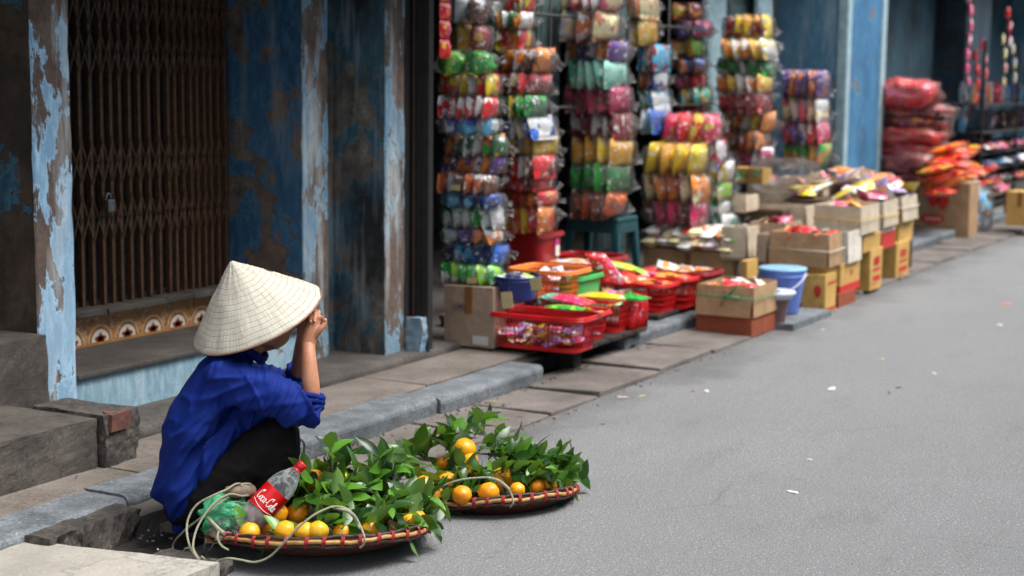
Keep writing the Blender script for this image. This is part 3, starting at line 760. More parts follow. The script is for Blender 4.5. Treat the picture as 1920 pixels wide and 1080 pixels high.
def basket(c, W, D, H, m, label, group, yaw=0, rows=4, name='plastic_basket', sol=False, rim=1):
    """oblong crate with lattice sides, long axis W along Y; c = centre of the bottom"""
    R = Matrix.Rotation(yaw, 3, 'Z'); c = Vector(c)
    t = thing(name, c, label, 'basket', group)
    def ring(f, z, n=48, p=6.5, off=0):
        out = []
        for k in range(n):
            a = 2*math.pi*k/n; ca, sa = math.cos(a), math.sin(a)
            q = (abs(ca)**p+abs(sa)**p)**(-1/p)
            out.append(c+R @ Vector((ca*q*(D/2*f+off), sa*q*(W/2*f+off), z)))
        return out
    f0 = .88
    fz = lambda z: f0+(1-f0)*(z/H)
    n = 76
    b = MB()
    # verticals as thin ribs, horizontal hoops
    n_ = 48
    lv = [0.02]+[H*(.12+.74*i/rows) for i in range(rows+1)]+[H]
    if sol:
        b.loft([ring(fz(z), z) for z in (0, H*.3, H*.6, H)], m, cap=False)
        b.loft([ring(fz(z), z, off=-.004) for z in (H, H*.5, .004)], m, cap=False); b.add(ring(f0, .004), [tuple(range(48))], m)
    else:
        b.loft([ring(fz(0), 0), ring(fz(H*.12), H*.12)], m, cap=False); b.loft([ring(fz(0), .004, off=-.003), ring(fz(H*.12), H*.12, off=-.003)], m, cap=False)
        b.add(ring(f0, .003), [tuple(range(48))], m)
        b.loft([ring(fz(H*.86), H*.86), ring(1, H)], m, cap=False); b.loft([ring(fz(H*.86), H*.86, off=-.003), ring(1, H, off=-.003)], m, cap=False)
        for z in lv[2:-2]: b.tube(ring(fz(z), z, 48), .0022, m, 5, closed=True)
        r0, r1 = ring(fz(H*.1), H*.1, n), ring(fz(H*.88), H*.88, n)
        for k in range(n):
            w_ = 3.0 if k % 19 in (4, 14) else 1
            b.tube([r0[k], r1[k]], .0017*w_, m, 4, cap=False, r2=.0014)
    b.build('basket_wall', t)
    b = MB()
    for i in range(rim):
        b.tube(ring(1, H-.002-i*.012, off=.006), .008, m, 8, closed=True)
        if i == 0: b.tube(ring(1, H-.013, off=.012), .005, m, 6, closed=True)
    b.build('rim', t)
    return t
def sweets(c, W, D, z, cols, n, label, group, size=.05, seed=0, yaw=0, name='snack_packet', hump=.03, cat='snack packet', flatn=.35):
    rs_ = random.Random(seed)
    for i in range(n):
        a = rs_.uniform(-.5, .5)*W; d = rs_.uniform(-.5, .5)*D
        zz = z+hump*(1-(2*a/W)**2)*(1-(2*d/D)**2)*rs_.uniform(.3, 1.2)
        s = size*rs_.uniform(.75, 1.3); an = rs_.uniform(0, 6.28); ti = rs_.gauss(0, flatn)
        ex = Vector((math.cos(an)*math.cos(ti), math.sin(an)*math.cos(ti), math.sin(ti)))
        up = Vector((rs_.gauss(0, flatn), rs_.gauss(0, flatn), 1)).normalized()
        ez = up.cross(ex).normalized(); ey = ex.cross(ez).normalized()
        b = MB(); ca = cols[i % len(cols)]; cb = cols[(i*3+1) % len(cols)]
        pillow(b, Vector((c[0]+d, c[1]+a, zz)), ex*s*.62, ey*s*.2, ez*s, packmat(ca, cb), seed=seed+i*3, nx=5, nz=5, fin=True)
        l = label.replace('#', words([ca]))
        b.build(name, None, l, cat, group)
# ------------------------------------------------------------------ stacks of bagged snacks
G1 = 'clear bags of snack packs stacked in front of the shop'
s1 = []
for vt, vb, cs, n, ln, du in ((95, 140, ['green', 'lime', 'green'], 2, 0, 0), (140, 181, ['yellow', 'red', 'yellow', 'white'], 6, .1, 4), (181, 222, ['red', 'white'], 6, 0, 0), (220, 256, ['white', 'sky', 'blue'], 3, .1, 8), (253, 296, ['dgreen', 'orange', 'green', 'white'], 6, 0, 12),
        (293, 331, ['purple', 'orange', 'white'], 7, -.4, 16), (329, 366, ['brown', 'silver', 'dorange'], 6, 0, 4), (362, 394, ['blue', 'navy', 'sky'], 3, .2, 10), (389, 433, ['white', 'white', 'green'], 6, .05, 14), (432, 462, ['silver', 'orange', 'purple'], 4, .3, 10), (460, 503, ['blue', 'sky', 'navy'], 6, -.25, 18), (501, 540, ['green', 'lime', 'white'], 6, 0, 8)):
    s1.append((814+du*.6, 915+du, 936+du, vt, vb, cs, ln, n))
P1y = 3.88
stack(s1, 'stack on the scribbled carton', P1y, group=G1)
# second and third stacks hang in the shop mouth
stack([(935, 985, 1008, -22, 22, ['red', 'yellow', 'white']), (925, 980, 1006, 22, 53, ['white', 'orange', 'dgreen']), (925, 978, 1003, 53, 92, ['red', 'yellow', 'orange']), (912, 1010, 1052, 88, 138, ['orange', 'brown', 'silver'], -.2), (915, 995, 1042, 138, 180, ['dred', 'red', 'cream'], -.15), (920, 995, 1043, 180, 220, ['dgreen', 'green', 'yellow'], .2),
       (925, 990, 1040, 216, 262, ['white', 'blue', 'cream'], .2), (930, 1000, 1055, 248, 296, ['yellow', 'gold', 'white']), (930, 1002, 1052, 292, 336, ['red', 'brown', 'white']), (930, 1005, 1042, 334, 362, ['red', 'dred', 'orange']), (935, 1015, 1052, 360, 388, ['red', 'orange', 'dorange']), (940, 1015, 1050, 386, 440, ['orange', 'red', 'yellow'])],
      'column behind the first stack', 4.06, group=G1)
stack([(1040, 1135, 1170, -26, 18, ['pink', 'cream', 'white']), (1036, 1130, 1172, 18, 76, ['cream', 'dorange', 'silver'], 0, 3), (1050, 1145, 1192, 74, 121, ['purple', 'orange', 'white'], -.15), (1058, 1140, 1196, 114, 166, ['mint', 'teal', 'mint'], .02), (1045, 1150, 1200, 160, 214, ['magenta', 'brown', 'pink']), (1055, 1155, 1202, 208, 268, ['dred', 'dred', 'white'], -.1),
       (1058, 1150, 1196, 260, 316, ['gold', 'yellow', 'gold'], 0, 4), (1058, 1145, 1192, 308, 368, ['dgreen', 'green', 'green'], 0, 4), (1060, 1140, 1190, 360, 414, ['dorange', 'brown', 'dorange'], -.2, 4)],
      'broad stack on the teal stool', 4.2, group=G1)
stack([(1172, 1200, 1238, -12, 32, ['cream', 'orange', 'silver']), (1170, 1205, 1240, 32, 84, ['gold', 'yellow', 'white'], 0, 2), (1186, 1225, 1262, 84, 132, ['sky', 'dred', 'white'], 0, 4), (1192, 1232, 1262, 130, 170, ['white', 'blue', 'orange'], 0, 3), (1196, 1230, 1264, 166, 210, ['white', 'sky', 'green'], .3, 3), (1195, 1225, 1262, 205, 250, ['blue', 'sky', 'white'], 0, 3)],
      'narrow column by the stool', 4.36, group=G1)
stack([(1250, 1310, 1322, 4, 36, ['dred', 'orange', 'yellow'], 0, 2), (1252, 1312, 1340, 36, 72, ['magenta', 'purple', 'pink'], 0, 2), (1240, 1312, 1322, 72, 108, ['lime', 'gold', 'orange'], 0, 2), (1258, 1312, 1324, 108, 138, ['brown', 'blue', 'orange'], 0, 2), (1258, 1315, 1326, 136, 168, ['red', 'dred', 'pink'], 0, 2), (1262, 1312, 1338, 166, 200, ['teal', 'gold', 'mint'], 0, 2), (1265, 1310, 1336, 198, 222, ['dred', 'dred', 'red'], 0, 2)],
      'rear rack behind the yellow bags', 4.5, group=G1)
stack([(1232, 1335, 1360, 215, 274, ['hotpink', 'yellow', 'red'], 0, 4), (1200, 1305, 1332, 272, 332, ['yellow', 'yellow', 'gold'], 0, 4), (1192, 1305, 1338, 328, 384, ['orange', 'cream', 'dorange'], .05), (1192, 1300, 1335, 378, 426, ['magenta', 'brown', 'hotpink'], .1)],
      'stack on the long striped packs', 3.98, group=G1)
stack([(1318, 1345, 1364, 262, 308, ['pink', 'white', 'hotpink'], 0, 2), (1322, 1350, 1378, 306, 346, ['white', 'yellow', 'blue'], 0, 2), (1322, 1352, 1378, 342, 380, ['cream', 'lime', 'pink'], 0, 2), (1322, 1356, 1378, 376, 408, ['white', 'teal', 'yellow'], 0, 2), (1322, 1358, 1400, 404, 440, ['white', 'teal', 'gold'], 0, 2)],
      'short pile of white bags', 3.97, group=G1)
stack([(1352, 1440, 1456, 28, 74, ['yellow', 'dred', 'gold']), (1343, 1432, 1460, 72, 112, ['white', 'yellow', 'orange'], .2), (1340, 1435, 1460, 107, 147, ['dgreen', 'green', 'white'], .3), (1340, 1430, 1456, 140, 180, ['yellow', 'orange', 'white'], .1), (1342, 1425, 1458, 168, 216, ['dred', 'red', 'dred']), (1346, 1436, 1460, 210, 250, ['orange', 'yellow', 'white'], -.3), (1352, 1426, 1455, 246, 285, ['brown', 'orange', 'dorange']), (1362, 1430, 1460, 278, 316, ['magenta', 'white', 'lilac'])],
      'stack before the pale door leaf', 4.15, group=G1)
stack([(1458, 1535, 1562, 133, 183, ['purple', 'orange', 'purple'], 0, 6), (1458, 1535, 1568, 182, 228, ['white', 'cream', 'pink'], .1), (1460, 1540, 1578, 226, 272, ['pink', 'red', 'white', 'blue'], .1), (1462, 1540, 1582, 270, 316, ['green', 'gold', 'green'], 0, 5)],
      'stack before the blue pillar', 4.08, group=G1)
# strip of red sachets hanging at the door and dark packs behind
for k, (vt, vb) in enumerate(((-30, 2), (2, 36), (36, 72), (72, 110))):
    p, a, d, h = survey(805, 834, 845, vt, vb, y=4.02)
    b = MB(); pillow(b, p+Vector((.05, .03, h/2)), (.05, 0, 0), (0, .02, 0), (0, 0, h*.44), packmat('red', 'magenta', 'yellow'), seed=k, nx=6, nz=6)
    b.build('hanging_sachet', None, f'red sachet with a yellow seal beside the dark door, {ORD[k]} in its strip', 'sachet', 'strip of red sachets')
stack([(836, 900, 925, -10, 44, ['brown', 'silver', 'gold'], 0, 2), (838, 900, 925, 44, 96, ['dred', 'gold', 'brown'], 0, 2)], 'pair above the green bag', 4.0, group=G1)
stack([(908, 935, 955, 0, 48, ['black', 'silver', 'dgreen'], .3, 3), (905, 940, 960, 48, 96, ['silver', 'dred', 'black'], -.3, 3)], 'dim pair behind the golden packs', 4.25, group=G1)
M_SMOKE = simple('wire_dark', (.03, .03, .03), .5)
b = MB()
for u, y in ((1030, 4.5), (1250, 4.5), (1312, 4.5)):
    q = Wy(u, 230, y); b.tube([(q.x, y, .14), (q.x, y, 2.6)], .008, M_SMOKE, 6)
for z in (1.3, 1.85):
    b.tube([(7.6, 4.4, z), (11.5, 4.45, z)], .008, M_SMOKE, 6)
b.build('display_rack', None, 'thin dark metal rack rods holding the hanging snack bags in the shop mouth', 'rack')

# ------------------------------------------------------------------ cartons and furniture under the stacks
# brown carton under first stack
p = G(943, 657, .15); p.z = .15
p = Vector((Wy(926, 560, 3.86).x, 3.86, .112)); ax = Wx(832, 600, p.x).y-p.y
t = carton(p, ax, .13, Wy(926, 541, 3.86).z-.112, M_CARDG, 'crumpled brown carton with a scribble under the first tall stack of snack bags', open_=False)
W_, H_ = ax, Wy(926, 541, 3.86).z-.112
b = MB()
for k in range(5):
    a = k*1.25+.3; pts = [(p.x-.004, p.y+W_*.66+.045*math.cos(a)*s, p.z+H_*.66+.03*math.sin(a)*s) for s in [-1, -.5, 0, .5, 1]]
    b.tube(pts, .0012, simple('purple_pen', srgb(70, 50, 90), .6) if k == 0 else bpy.data.materials['purple_pen'], 4)
b.build('scribble', t)
b = MB(); b.box((p.x-.004, p.y+.03, p.z+.015), (p.x-.001, p.y+.12, p.z+.06), M_WTAPE); b.build('tape', t)
b = MB()
for kk, yy in enumerate((p.y+.02, p.y+ax-.06)):
    b = MB(); b.box((p.x+.01, yy, .1), (p.x+.12, yy+.05, .1115), M_STEP); b.build('brick', None, ['grey brick under the street side of the scribbled brown carton', 'grey brick under the door side of the scribbled brown carton'][kk], 'brick')
# teal stool
st = Wy(1120, 430, 4.2)
stool = thing('plastic_stool', (st.x+.12, 4.42, .136), 'teal plastic stool carrying the broad stack of snack bags', 'stool')
zt = Wy(1140, 412, 4.2).z
x0 = Wy(1158, 420, 4.2).x; sw = Wx(1062, 420, x0).y-4.2
b = MB(); b.box((x0-.01, 4.19, zt-.035), (x0+.30, 4.2+sw, zt), M_TPL); bevel(b.build('seat', stool), .012, 3)
for sx in (0, 1):
    for sy in (0, 1):
        b = MB(); a = Vector((x0+.02+sx*.26, 4.22+sy*(sw-.05), zt-.035)); e = a+Vector(((-.03, .03)[sx], (-.035, .035)[sy], 0)); e.z = .136
        b.tube([a, e], [.035, .024], M_TPL, 4, side=(1, 1, 0)); bevel(b.build('leg', stool), .004)
b = MB(); b.box((x0+.0, 4.22, zt-.10), (x0+.012, 4.18+sw, zt-.035), M_TPL); b.box((x0+.01, 4.19, zt-.1), (x0+.28, 4.2, zt-.035), M_TPL); b.build('apron', stool)
# striped stick packs pile + carton below
p, a, d, h = survey(1206, 1373, 1398, 475, 545, y=3.72)
t = carton(p, a, .34, h, M_CARD, 'wide brown carton with faint red print under the long striped packs', open_=False)
print_marks(t, p, a, .34, h, 'n', [(.5, .42, .53, .55), (.55, .42, .58, .55), (.60, .42, .63, .55), (.65, .4, .75, .58), (.78, .42, .81, .55), (.83, .42, .86, .55)])
M_SN = packmat('cream', 'white', 'orange')
for k in range(14):
    row = k//7; yy = p.y+a*(.02+(k % 7)*.15); 
    b = MB(); an = rad(random.uniform(-16, 16))
    pillow(b, (p.x+.15+.02*row, yy, p.z+h+.04+row*.07), Vector((math.cos(an), math.sin(an), random.uniform(-.1, .1)))*.23, Vector((0, 0, .048)), Vector((-math.sin(an), math.cos(an), 0))*.055, packmat(['cream', 'white', 'cream', 'white'][k % 4], ['orange', 'pink', 'red', 'green'][k % 4]), seed=k+90, nx=9, nz=5)
    b.build('long_snack_pack', None, 'long pale striped snack pack lying on the wide brown carton below the bright bags', 'snack pack', 'long pale packs on the wide brown carton')
b = MB(); shell(b, (p.x+.13, p.y-.04, p.z+h*.55), .06, .05, .09, packmat('white', 'pink', 'lilac'), 77); b.build('snack_pack', None, 'white and pink pack squeezed beside the wide brown carton', 'snack pack')

# ------------------------------------------------------------------ cartons along the road edge
CARD = []
def cb(ul, uc, ur, vt, vb, y, m, label, cont=None, z=None, Dmax=.45, **kw):
    p, a, d, h = survey(ul, uc, ur, vt, vb, y=None if z is not None else y, z=z)
    d = min(d, Dmax); mk = kw.pop('marks', None); mn = kw.pop('marks_n', None)
    t = carton(p, a, d, h, m, label, **kw)
    if mk: print_marks(t, p, a, d, h, 's', mk)
    if mn: print_marks(t, p, a, d, h, 'n', mn)
    if cont: sweets((p.x+d/2, p.y+a/2), a*.8, d*.8, p.z+h*.93, cont[0], cont[1], cont[2], cont[2].replace('#', 'small').strip(), seed=len(CARD)+40, size=.06)
    CARD.append(t); return p, a, d, h, t
# front carton with green string
p, a, d, h, t = cb(1305, 1408, 1452, 540, 634, None, M_CARD, 'open brown carton tied with green string at the road edge, nearest of the street cartons',
    (['white', 'red', 'orange', 'cream', 'red'], 9, '# snack packet in the open carton tied with green string'), z=.004, flaps='ns', m2=(M_CARDR, .62), string=(M_GSTR, .78), fh=.60)
b = MB(); b.tube([(p.x-.02, p.y+a*.42, p.z+h*.80), (p.x-.03, p.y+a*.5, p.z+h*.72), (p.x-.035, p.y+a*.52, p.z+h*.60)], .004, M_GSTR, 6)
b.tube([(p.x-.02, p.y+a*.42, p.z+h*.80), (p.x-.01, p.y+a*.3, p.z+h*.98), (p.x+.02, p.y+a*.15, p.z+h*1.03)], .004, M_GSTR, 6); b.tube([(p.x-.022, p.y+a*.5, p.z+h*.8), (p.x-.022, p.y+a*.2, p.z+h*.79)], .007, M_GSTR, 6); b.build('string_knot', t)
# stone slab, tubs, bucket
q = G(1450, 612, .0)
rubble('flat_stone', (q.x-.12, 2.98, -.01), (q.x+.62, 3.32, .04), M_KERB, 33, amp=.006, nx=20, ny=10, label='flat grey stone slab under the blue bucket and the brown tub', cat='stone slab')
def tub(c, r0, r1, h, m, label, name, cat, lid=None, handle=None, group=None):
    c = Vector(c); t = thing(name, c, label, cat, group)
    b = MB(); b.lathe(c, [(0, .002), (r0, 0), (r0*1.01, .004), (r0+(r1-r0)*.5, h*.5), (r1, h*.9), (r1, h), (r1-.006, h), (r1-.01, h*.9), (r0-.004, .008), (0, .008)], m, 36); b.build('tub_body' if not handle else 'bucket_body', t)
    b = MB(); b.tube([c+Vector((math.cos(a)*r1, math.sin(a)*r1, h)) for a in [i*math.pi/18 for i in range(36)]], .007, m, 6, closed=True); b.tube([c+Vector((math.cos(a)*r1*1.0, math.sin(a)*r1*1.0, h*.86)) for a in [i*math.pi/18 for i in range(36)]], .005, m, 6, closed=True); b.build('rim', t)
    if lid:
        b = MB(); b.lathe(c+Vector((0, 0, h)), [(r1*1.35*s, z) for s, z in ((0, .022), (.8, .022), (.86, .018), (.97, .026), (1.0, .022), (1.0, .008), (.9, .0), (.8, -.02), (0, -.02))], lid, 36); b.build('basin', t)
    if handle:
        b = MB(); b.tube([c+Vector((0, r1*1.06*math.cos(a), h*.93-.12*math.sin(a))) + Vector((-r1*1.12*math.sin(a), 0, 0)) for a in [i*math.pi/16 for i in range(17)]], .005, handle, 6); b.build('handle', t)
    return t
q = G(1459, 587, .045); BUCK = tub((q.x+.06, q.y+.0, .045), .105, .145, .27, M_BPL, 'blue plastic bucket with a pale handle standing on the flat stone', 'bucket', 'bucket', handle=M_WBPL)
b = MB(); b.lathe((q.x+.06, q.y, .045+.262), [(.0, .016), (.12, .016), (.146, .02), (.15, .012), (.15, 0), (.0, -.004)], M_BPLL, 36); b.build('bucket_lid', BUCK)
q = G(1456, 604, .04); tub((q.x+.03, q.y+.03, .04), .07, .095, .16, M_BRPL, 'brown plastic tub carrying a pale basin, just before the blue bucket', 'tub', 'tub', lid=M_WBPL)
# the stacks of cartons
TXT = [(.25, .60, .34, .8), (.38, .60, .47, .8), (.51, .60, .6, .8), (.64, .6, .73, .8), (.2, .46, .8, .52), (.2, .22, .82, .34), (.25, .12, .5, .16)]
cb(1502, 1545, 1566, 518, 588, None, M_CARDY, 'yellow carton with red print on the ground beside the blue bucket', z=.004, open_=False, marks_n=[(.52, .42, .86, .74, 1), (.1, .8, .16, .9, 1)], marks=[(.1, .05, .9, .12), (.2, .75, .9, .8)])
cb(1505, 1548, 1568, 502, 519, 3.06, M_CARDY, 'thin yellow carton between the lower yellow box and the open tan box', open_=False)
cb(1443, 1550, 1574, 440, 503, 3.05, M_CARD, 'open tan carton with red packs inside, tied with pale string, above the yellow carton', (['red', 'red', 'orange'], 9, '# red packet in the open tan carton'), flaps='ns', string=(M_WSTR, .5), fh=.98)
cb(1568, 1572, 1603, 553, 579, 3.05, M_CARDR, 'small dark red carton on the ground behind the yellow carton', open_=False)
cb(1566, 1574, 1611, 496, 553, 3.06, M_CARDY, 'pale yellow carton with a red lower band on the small dark red carton', open_=False, m2=(M_REDINK, .28), marks=[(.5, .55, .6, .7)])
cb(1530, 1586, 1611, 436, 497, 3.05, M_CARDW, 'open white carton behind the tan carton with its white flap hanging', None, flaps='ns', fh=.95)
cb(1525, 1610, 1650, 388, 444, 3.05, M_CARDP, 'open pale carton with yellow packs inside, tied with yellow string', (['orange', 'gold', 'pink'], 9, '# orange packet in the pale carton with yellow string'), flaps='ns', string=(M_YSTR, .55), fh=.95)
cb(1608, 1618, 1650, 443, 475, 3.06, M_CARDY, 'yellow carton under the pale carton with yellow string', open_=False, marks_n=[(.3, .1, .7, .3)])
cb(1608, 1630, 1652, 470, 546, 3.06, M_CARDY, 'tall yellow carton with red print, fourth stack along the kerb', open_=False, marks=TXT)
cb(1600, 1652, 1680, 380, 432, 3.10, M_CARDP, 'pale open carton with yellow string wedged behind the pale carton of yellow packs', None, flaps='ns', string=(M_YSTR, .5), fh=.9)
cb(1640, 1652, 1676, 430, 468, 3.12, M_CARDW, 'small white carton under the wedged pale carton', open_=False, m2=(M_REDINK, .8))
cb(1585, 1688, 1718, 370, 392, 3.12, M_CARDP, 'pale open carton with a long white side flap near the low table', None, flaps='s', string=(M_WSTR, .1), fh=2.1)
cb(1650, 1684, 1710, 392, 458, 3.14, M_CARDY, 'yellow carton under the pale carton with the long flap', open_=False)
cb(1652, 1678, 1703, 457, 528, 3.12, M_CARDY, 'tall yellow carton with red print, farthest of the kerb cartons', open_=False, marks=TXT)
# inner rows of open cartons
for (ul, uc, ur, vt, vb, y, m, lb, cont) in (
    (1452, 1560, 1583, 336, 372, 3.75, M_CARDP, 'long greyish open carton, rearmost of the inner rows', None),
    (1400, 1528, 1553, 350, 386, 3.70, M_CARDP, 'long greyish open carton just in front of the rearmost one', None),
    (1375, 1508, 1527, 388, 432, 3.62, M_CARDP, 'long open carton in the middle of the inner rows', None),
    (1330, 1396, 1420, 368, 400, 3.9, M_CARDP, 'short pale carton behind the striped packs', None),
    (1405, 1470, 1500, 420, 466, 3.52, M_CARDG, 'open carton with reddish packs between the long cartons and the tan one', (['red', 'pink', 'cream'], 7, '# reddish packet in the inner carton')),
    (1352, 1398, 1420, 428, 490, 3.62, M_CARDP, 'upright pale carton tied with string beside the striped packs', None),
    (1418, 1436, 1456, 440, 495, 3.45, M_CARDG, 'narrow grey carton between the upright carton and the tan carton', None)):
    cb(ul, uc, ur, vt, vb, y, m, lb, cont, flaps='ns', fh=.9, Dmax=.4)
# supports under the inner rows: plank tables and stacked cartons
cb(1372, 1430, 1446, 316, 345, 4.0, M_CARDY, 'flat yellow carton with green print under the stack of yellow bags', open_=False, marks_n=[(.1, .2, .4, .8, 1, M_GPL), (.7, .5, .9, .9, 1, M_GPL)])
cb(1388, 1400, 1420, 490, 532, 3.45, M_CARDY, 'yellow carton supporting the upright pale carton', open_=False)
cb(1418, 1438, 1456, 494, 508, 3.44, M_CARDR, 'flat red carton below the narrow grey carton', open_=False)
M_PLANK = M_WOOD
def table(x0, x1, y0, y1, z, label, zb=.1):
    t = thing('low_table', ((x0+x1)/2, (y0+y1)/2, zb), label, 'table')
    b = MB(); 
    n = 4
    for k in range(n): b.box((x0, y0+(y1-y0)*k/n+.003, z-.025), (x1, y0+(y1-y0)*(k+1)/n-.003, z), M_WOOD)
    b.build('tabletop', t)
    for x in (x0+.03, x1-.03):
        for y in (y0+.03, y1-.03):
            b = MB(); b.box((x-.022, y-.022, zb), (x+.022, y+.022, z-.026), M_WOOD); b.build('leg', t)
    return t
a0 = Wy(1452, 372, 3.75); 
table(11.0, 13.3, 3.72, 4.55, Wy(1555, 374, 3.75).z-.004, 'low plank table under the rear open cartons', .137)
table(10.2, 12.2, 3.5, 4.0, .36, 'low plank stand under the middle open cartons', .1)
# snack heap table near the pale flap carton
q = Wy(1718, 362, 3.2); zt = q.z
table(q.x-1.2, q.x, 3.2, 3.85, zt, 'wooden table with brown legs carrying the heap of bright snack packs', .0)
sweets((q.x-.58, 3.55), .66, 1.1, zt+.03, ['yellow', 'cream', 'white', 'pink', 'orange', 'white', 'lilac'], 46, '# snack pack heaped on the wooden table', 'snack packs heaped on the wooden table', size=.1, seed=5, hump=.16)
b = MB(); shell(b, (q.x-1.0, 3.95, zt+.16), .45, .22, .12, M_FILM, 91, lump=.2); b.build('plastic_sheet', None, 'crinkled clear plastic sheet over the heap before the blue pillar', 'plastic sheet')
sweets((12.75, 4.0), .42, .7, Wy(1520, 345, 3.8).z-.05, ['pink', 'cream', 'white', 'red'], 16, '# pack in the pile below the green bags', 'packs piled below the green bags', size=.09, seed=15, hump=.06)
cb(1440, 1535, 1590, 344, 360, 3.85, M_RPLD, 'flat red tray under the pale packs below the green bags', open_=False, Dmax=.6)

# ------------------------------------------------------------------ big carton and red sacks
p, a, d, h, t = cb(1714, 1815, 1831, 345, 446, None, M_CARD, 'big brown carton with red butterfly mark and oval, under the red packs', z=.02, open_=False, Dmax=.6)
print_marks(t, p, a, d, h, 'n', [(.22, .55, .44, .86, 1), (.40, .50, .62, .84, 1), (.10, .22, .55, .42, 1), (.2, .9, .8, .94)])
print_marks(t, p+Vector((-.001, 0, 0)), a, d, h, 'n', [(.2+.06*k, .29, .235+.06*k, .35, ) for k in range(5)], M_CARDW)
xs, ys, zs = p.x, p.y, p.z+h
sackmats = [packmat('red', 'pink', 'orange'), packmat('dred', 'dorange', 'red'), packmat('dred', 'orange', 'pink'), packmat('red', 'dorange', 'dred')]
rs2 = random.Random(8)
for k, (vt, vb, ul, ur) in enumerate(((156, 200, 1655, 1762), (196, 222, 1652, 1768), (216, 246, 1648, 1768), (240, 270, 1645, 1765), (264, 294, 1645, 1770), (288, 322, 1648, 1752), (312, 340, 1662, 1745))):
    c = Wy((ul+ur)/2, (vt+vb)/2, 3.95); hw = (ur-ul)/2*1.08*c.dot(Fv)/FPX; hh = (vb-vt)/2*c.dot(Fv)/FPX
    c = c+Vector((rs2.uniform(-.05, .05), rs2.uniform(-.045, .045), 0)); tl = rs2.uniform(-.03, .03)
    b = MB(); shell(b, c, .20, hw*.96, hh*1.22, sackmats[k % 4], k*5+1, n=30, k=14, lump=.34, p=3.0)
    t = b.build('snack_sack', None, f'red see-through sack of snacks, {ORD[k]} in the pile by the blue pillar', 'sack', 'red snack sacks piled by the blue pillar')
    b = MB(); shell(b, c+Vector((0, -.02, 0)), .215, hw*1.07, hh*1.27, M_FILM, k*5+1, n=30, k=14, lump=.34, p=3.0); b.build('clear_bag', t)
rr = random.Random(4)
for k in range(34):
    u = rr.uniform(1756, 1850); v = 276+ (k//5)*13+ rr.uniform(-3, 3)
    if u > 1790 + (k//5)*18 and k < 10: u -= 30
    c = Wy(u, v+4, 3.5+rr.uniform(-.05, .25))
    an = rr.uniform(-.5, .5)
    b = MB(); pillow(b, c, Vector((.13, .04*an, 0)), Vector((0, 0, .035)), Vector((-.03, .14, rr.uniform(-.06, .02))), packmat(['red', 'red', 'orange', 'red'][k % 4], ['orange', 'dred', 'red', 'yellow'][k % 4], 'yellow'), seed=k+300, nx=8, nz=8, ruf=.15)
    b.build('snack_pack', None, 'glossy red and orange pack heaped on the big brown carton', 'snack pack', 'red packs heaped on the big brown carton')
table(xs+.03, xs+.9, 4.03, 4.5, Wy(1700, 332, 4.1).z, 'dark low table behind the big brown carton, under the red sacks', .1)

# crowded racks at the right edge
rk = thing('display_shelf', (19.2, 4.0, .1), 'dark crowded display shelf of small goods at the right edge', 'shelf')
for z in (.14, .34, .54, .72, .95, 1.25):
    b = MB(); b.box((17.6, 3.75, z), (21.5, 4.3, z+.015), M_BLACK); b.build('shelf_board', rk)
for x in (17.62, 19.5, 21.4):
    b = MB(); b.box((x, 3.76, .1), (x+.03, 3.79, 1.95), M_BLACK); b.build('post', rk)
rr = random.Random(9)
pal = ['blue', 'silver', 'dred', 'dgreen', 'brown', 'orange', 'navy', 'white', 'magenta', 'black', 'sky', 'black']
for zi, z in enumerate((.36, .56, .74, .97, 1.27)):
    for k in range(24):
        c = Vector((17.7+.155*k+rr.uniform(-.05, .05), 3.95+rr.uniform(-.12, .1), z+.05))
        up = zi >= 3
        b = MB(); s = rr.uniform(.8, 1.2)
        if up: pillow(b, c+Vector((0, 0, .06)), Vector((.07, .05, 0))*s, Vector((.03, .03, 0)), Vector((rr.uniform(-.02, .02), 0, .10*s)), packmat(rr.choice(pal), rr.choice(pal)), seed=k+zi*20, nx=5, nz=5)
        else: pillow(b, c, Vector((.12, .02, 0))*s, Vector((0, 0, .05)), Vector((0, .16, rr.uniform(-.02, .02)))*s, packmat(rr.choice(pal), rr.choice(pal)), seed=k+zi*20, nx=5, nz=5)
        b.build('small_goods_pack', None, 'small dark patterned pack on the crowded shelf at the right edge', 'pack', 'packs on the crowded dark shelf')
# hanging strips of red packets
for j, (u, y, v0, v1, cs) in enumerate(((1816, 4.1, -20, 200, ('pink', 'white')), (1828, 4.12, 90, 330, ('red', 'dred')), (1843, 4.0, 70, 190, ('red', 'pink')), (1889, 4.0, 10, 75, ('red', 'white')), (1880, 4.3, 60, 160, ('cream', 'pink')), (1898, 4.3, 78, 165, ('cream', 'silver')))):
    b = MB(); v = v0; k = 0
    while v < v1:
        c = Wy(u+4*math.sin(k), v+14, y); pillow(b, c, Vector((.07, .02, 0)), Vector((0, .03, 0)), Vector((0, 0, .078)), packmat(*cs), seed=k+j*9, nx=5, nz=5); v += 27; k += 1
    b.build('sachet_strip', None, f'{["pink and white", "dark red", "short red and pink", "red and white", "cream and pink", "cream and silver"][j]} strip of sachets hanging before the far teal shop', 'sachet strip', 'sachet strips hanging at the far shop')
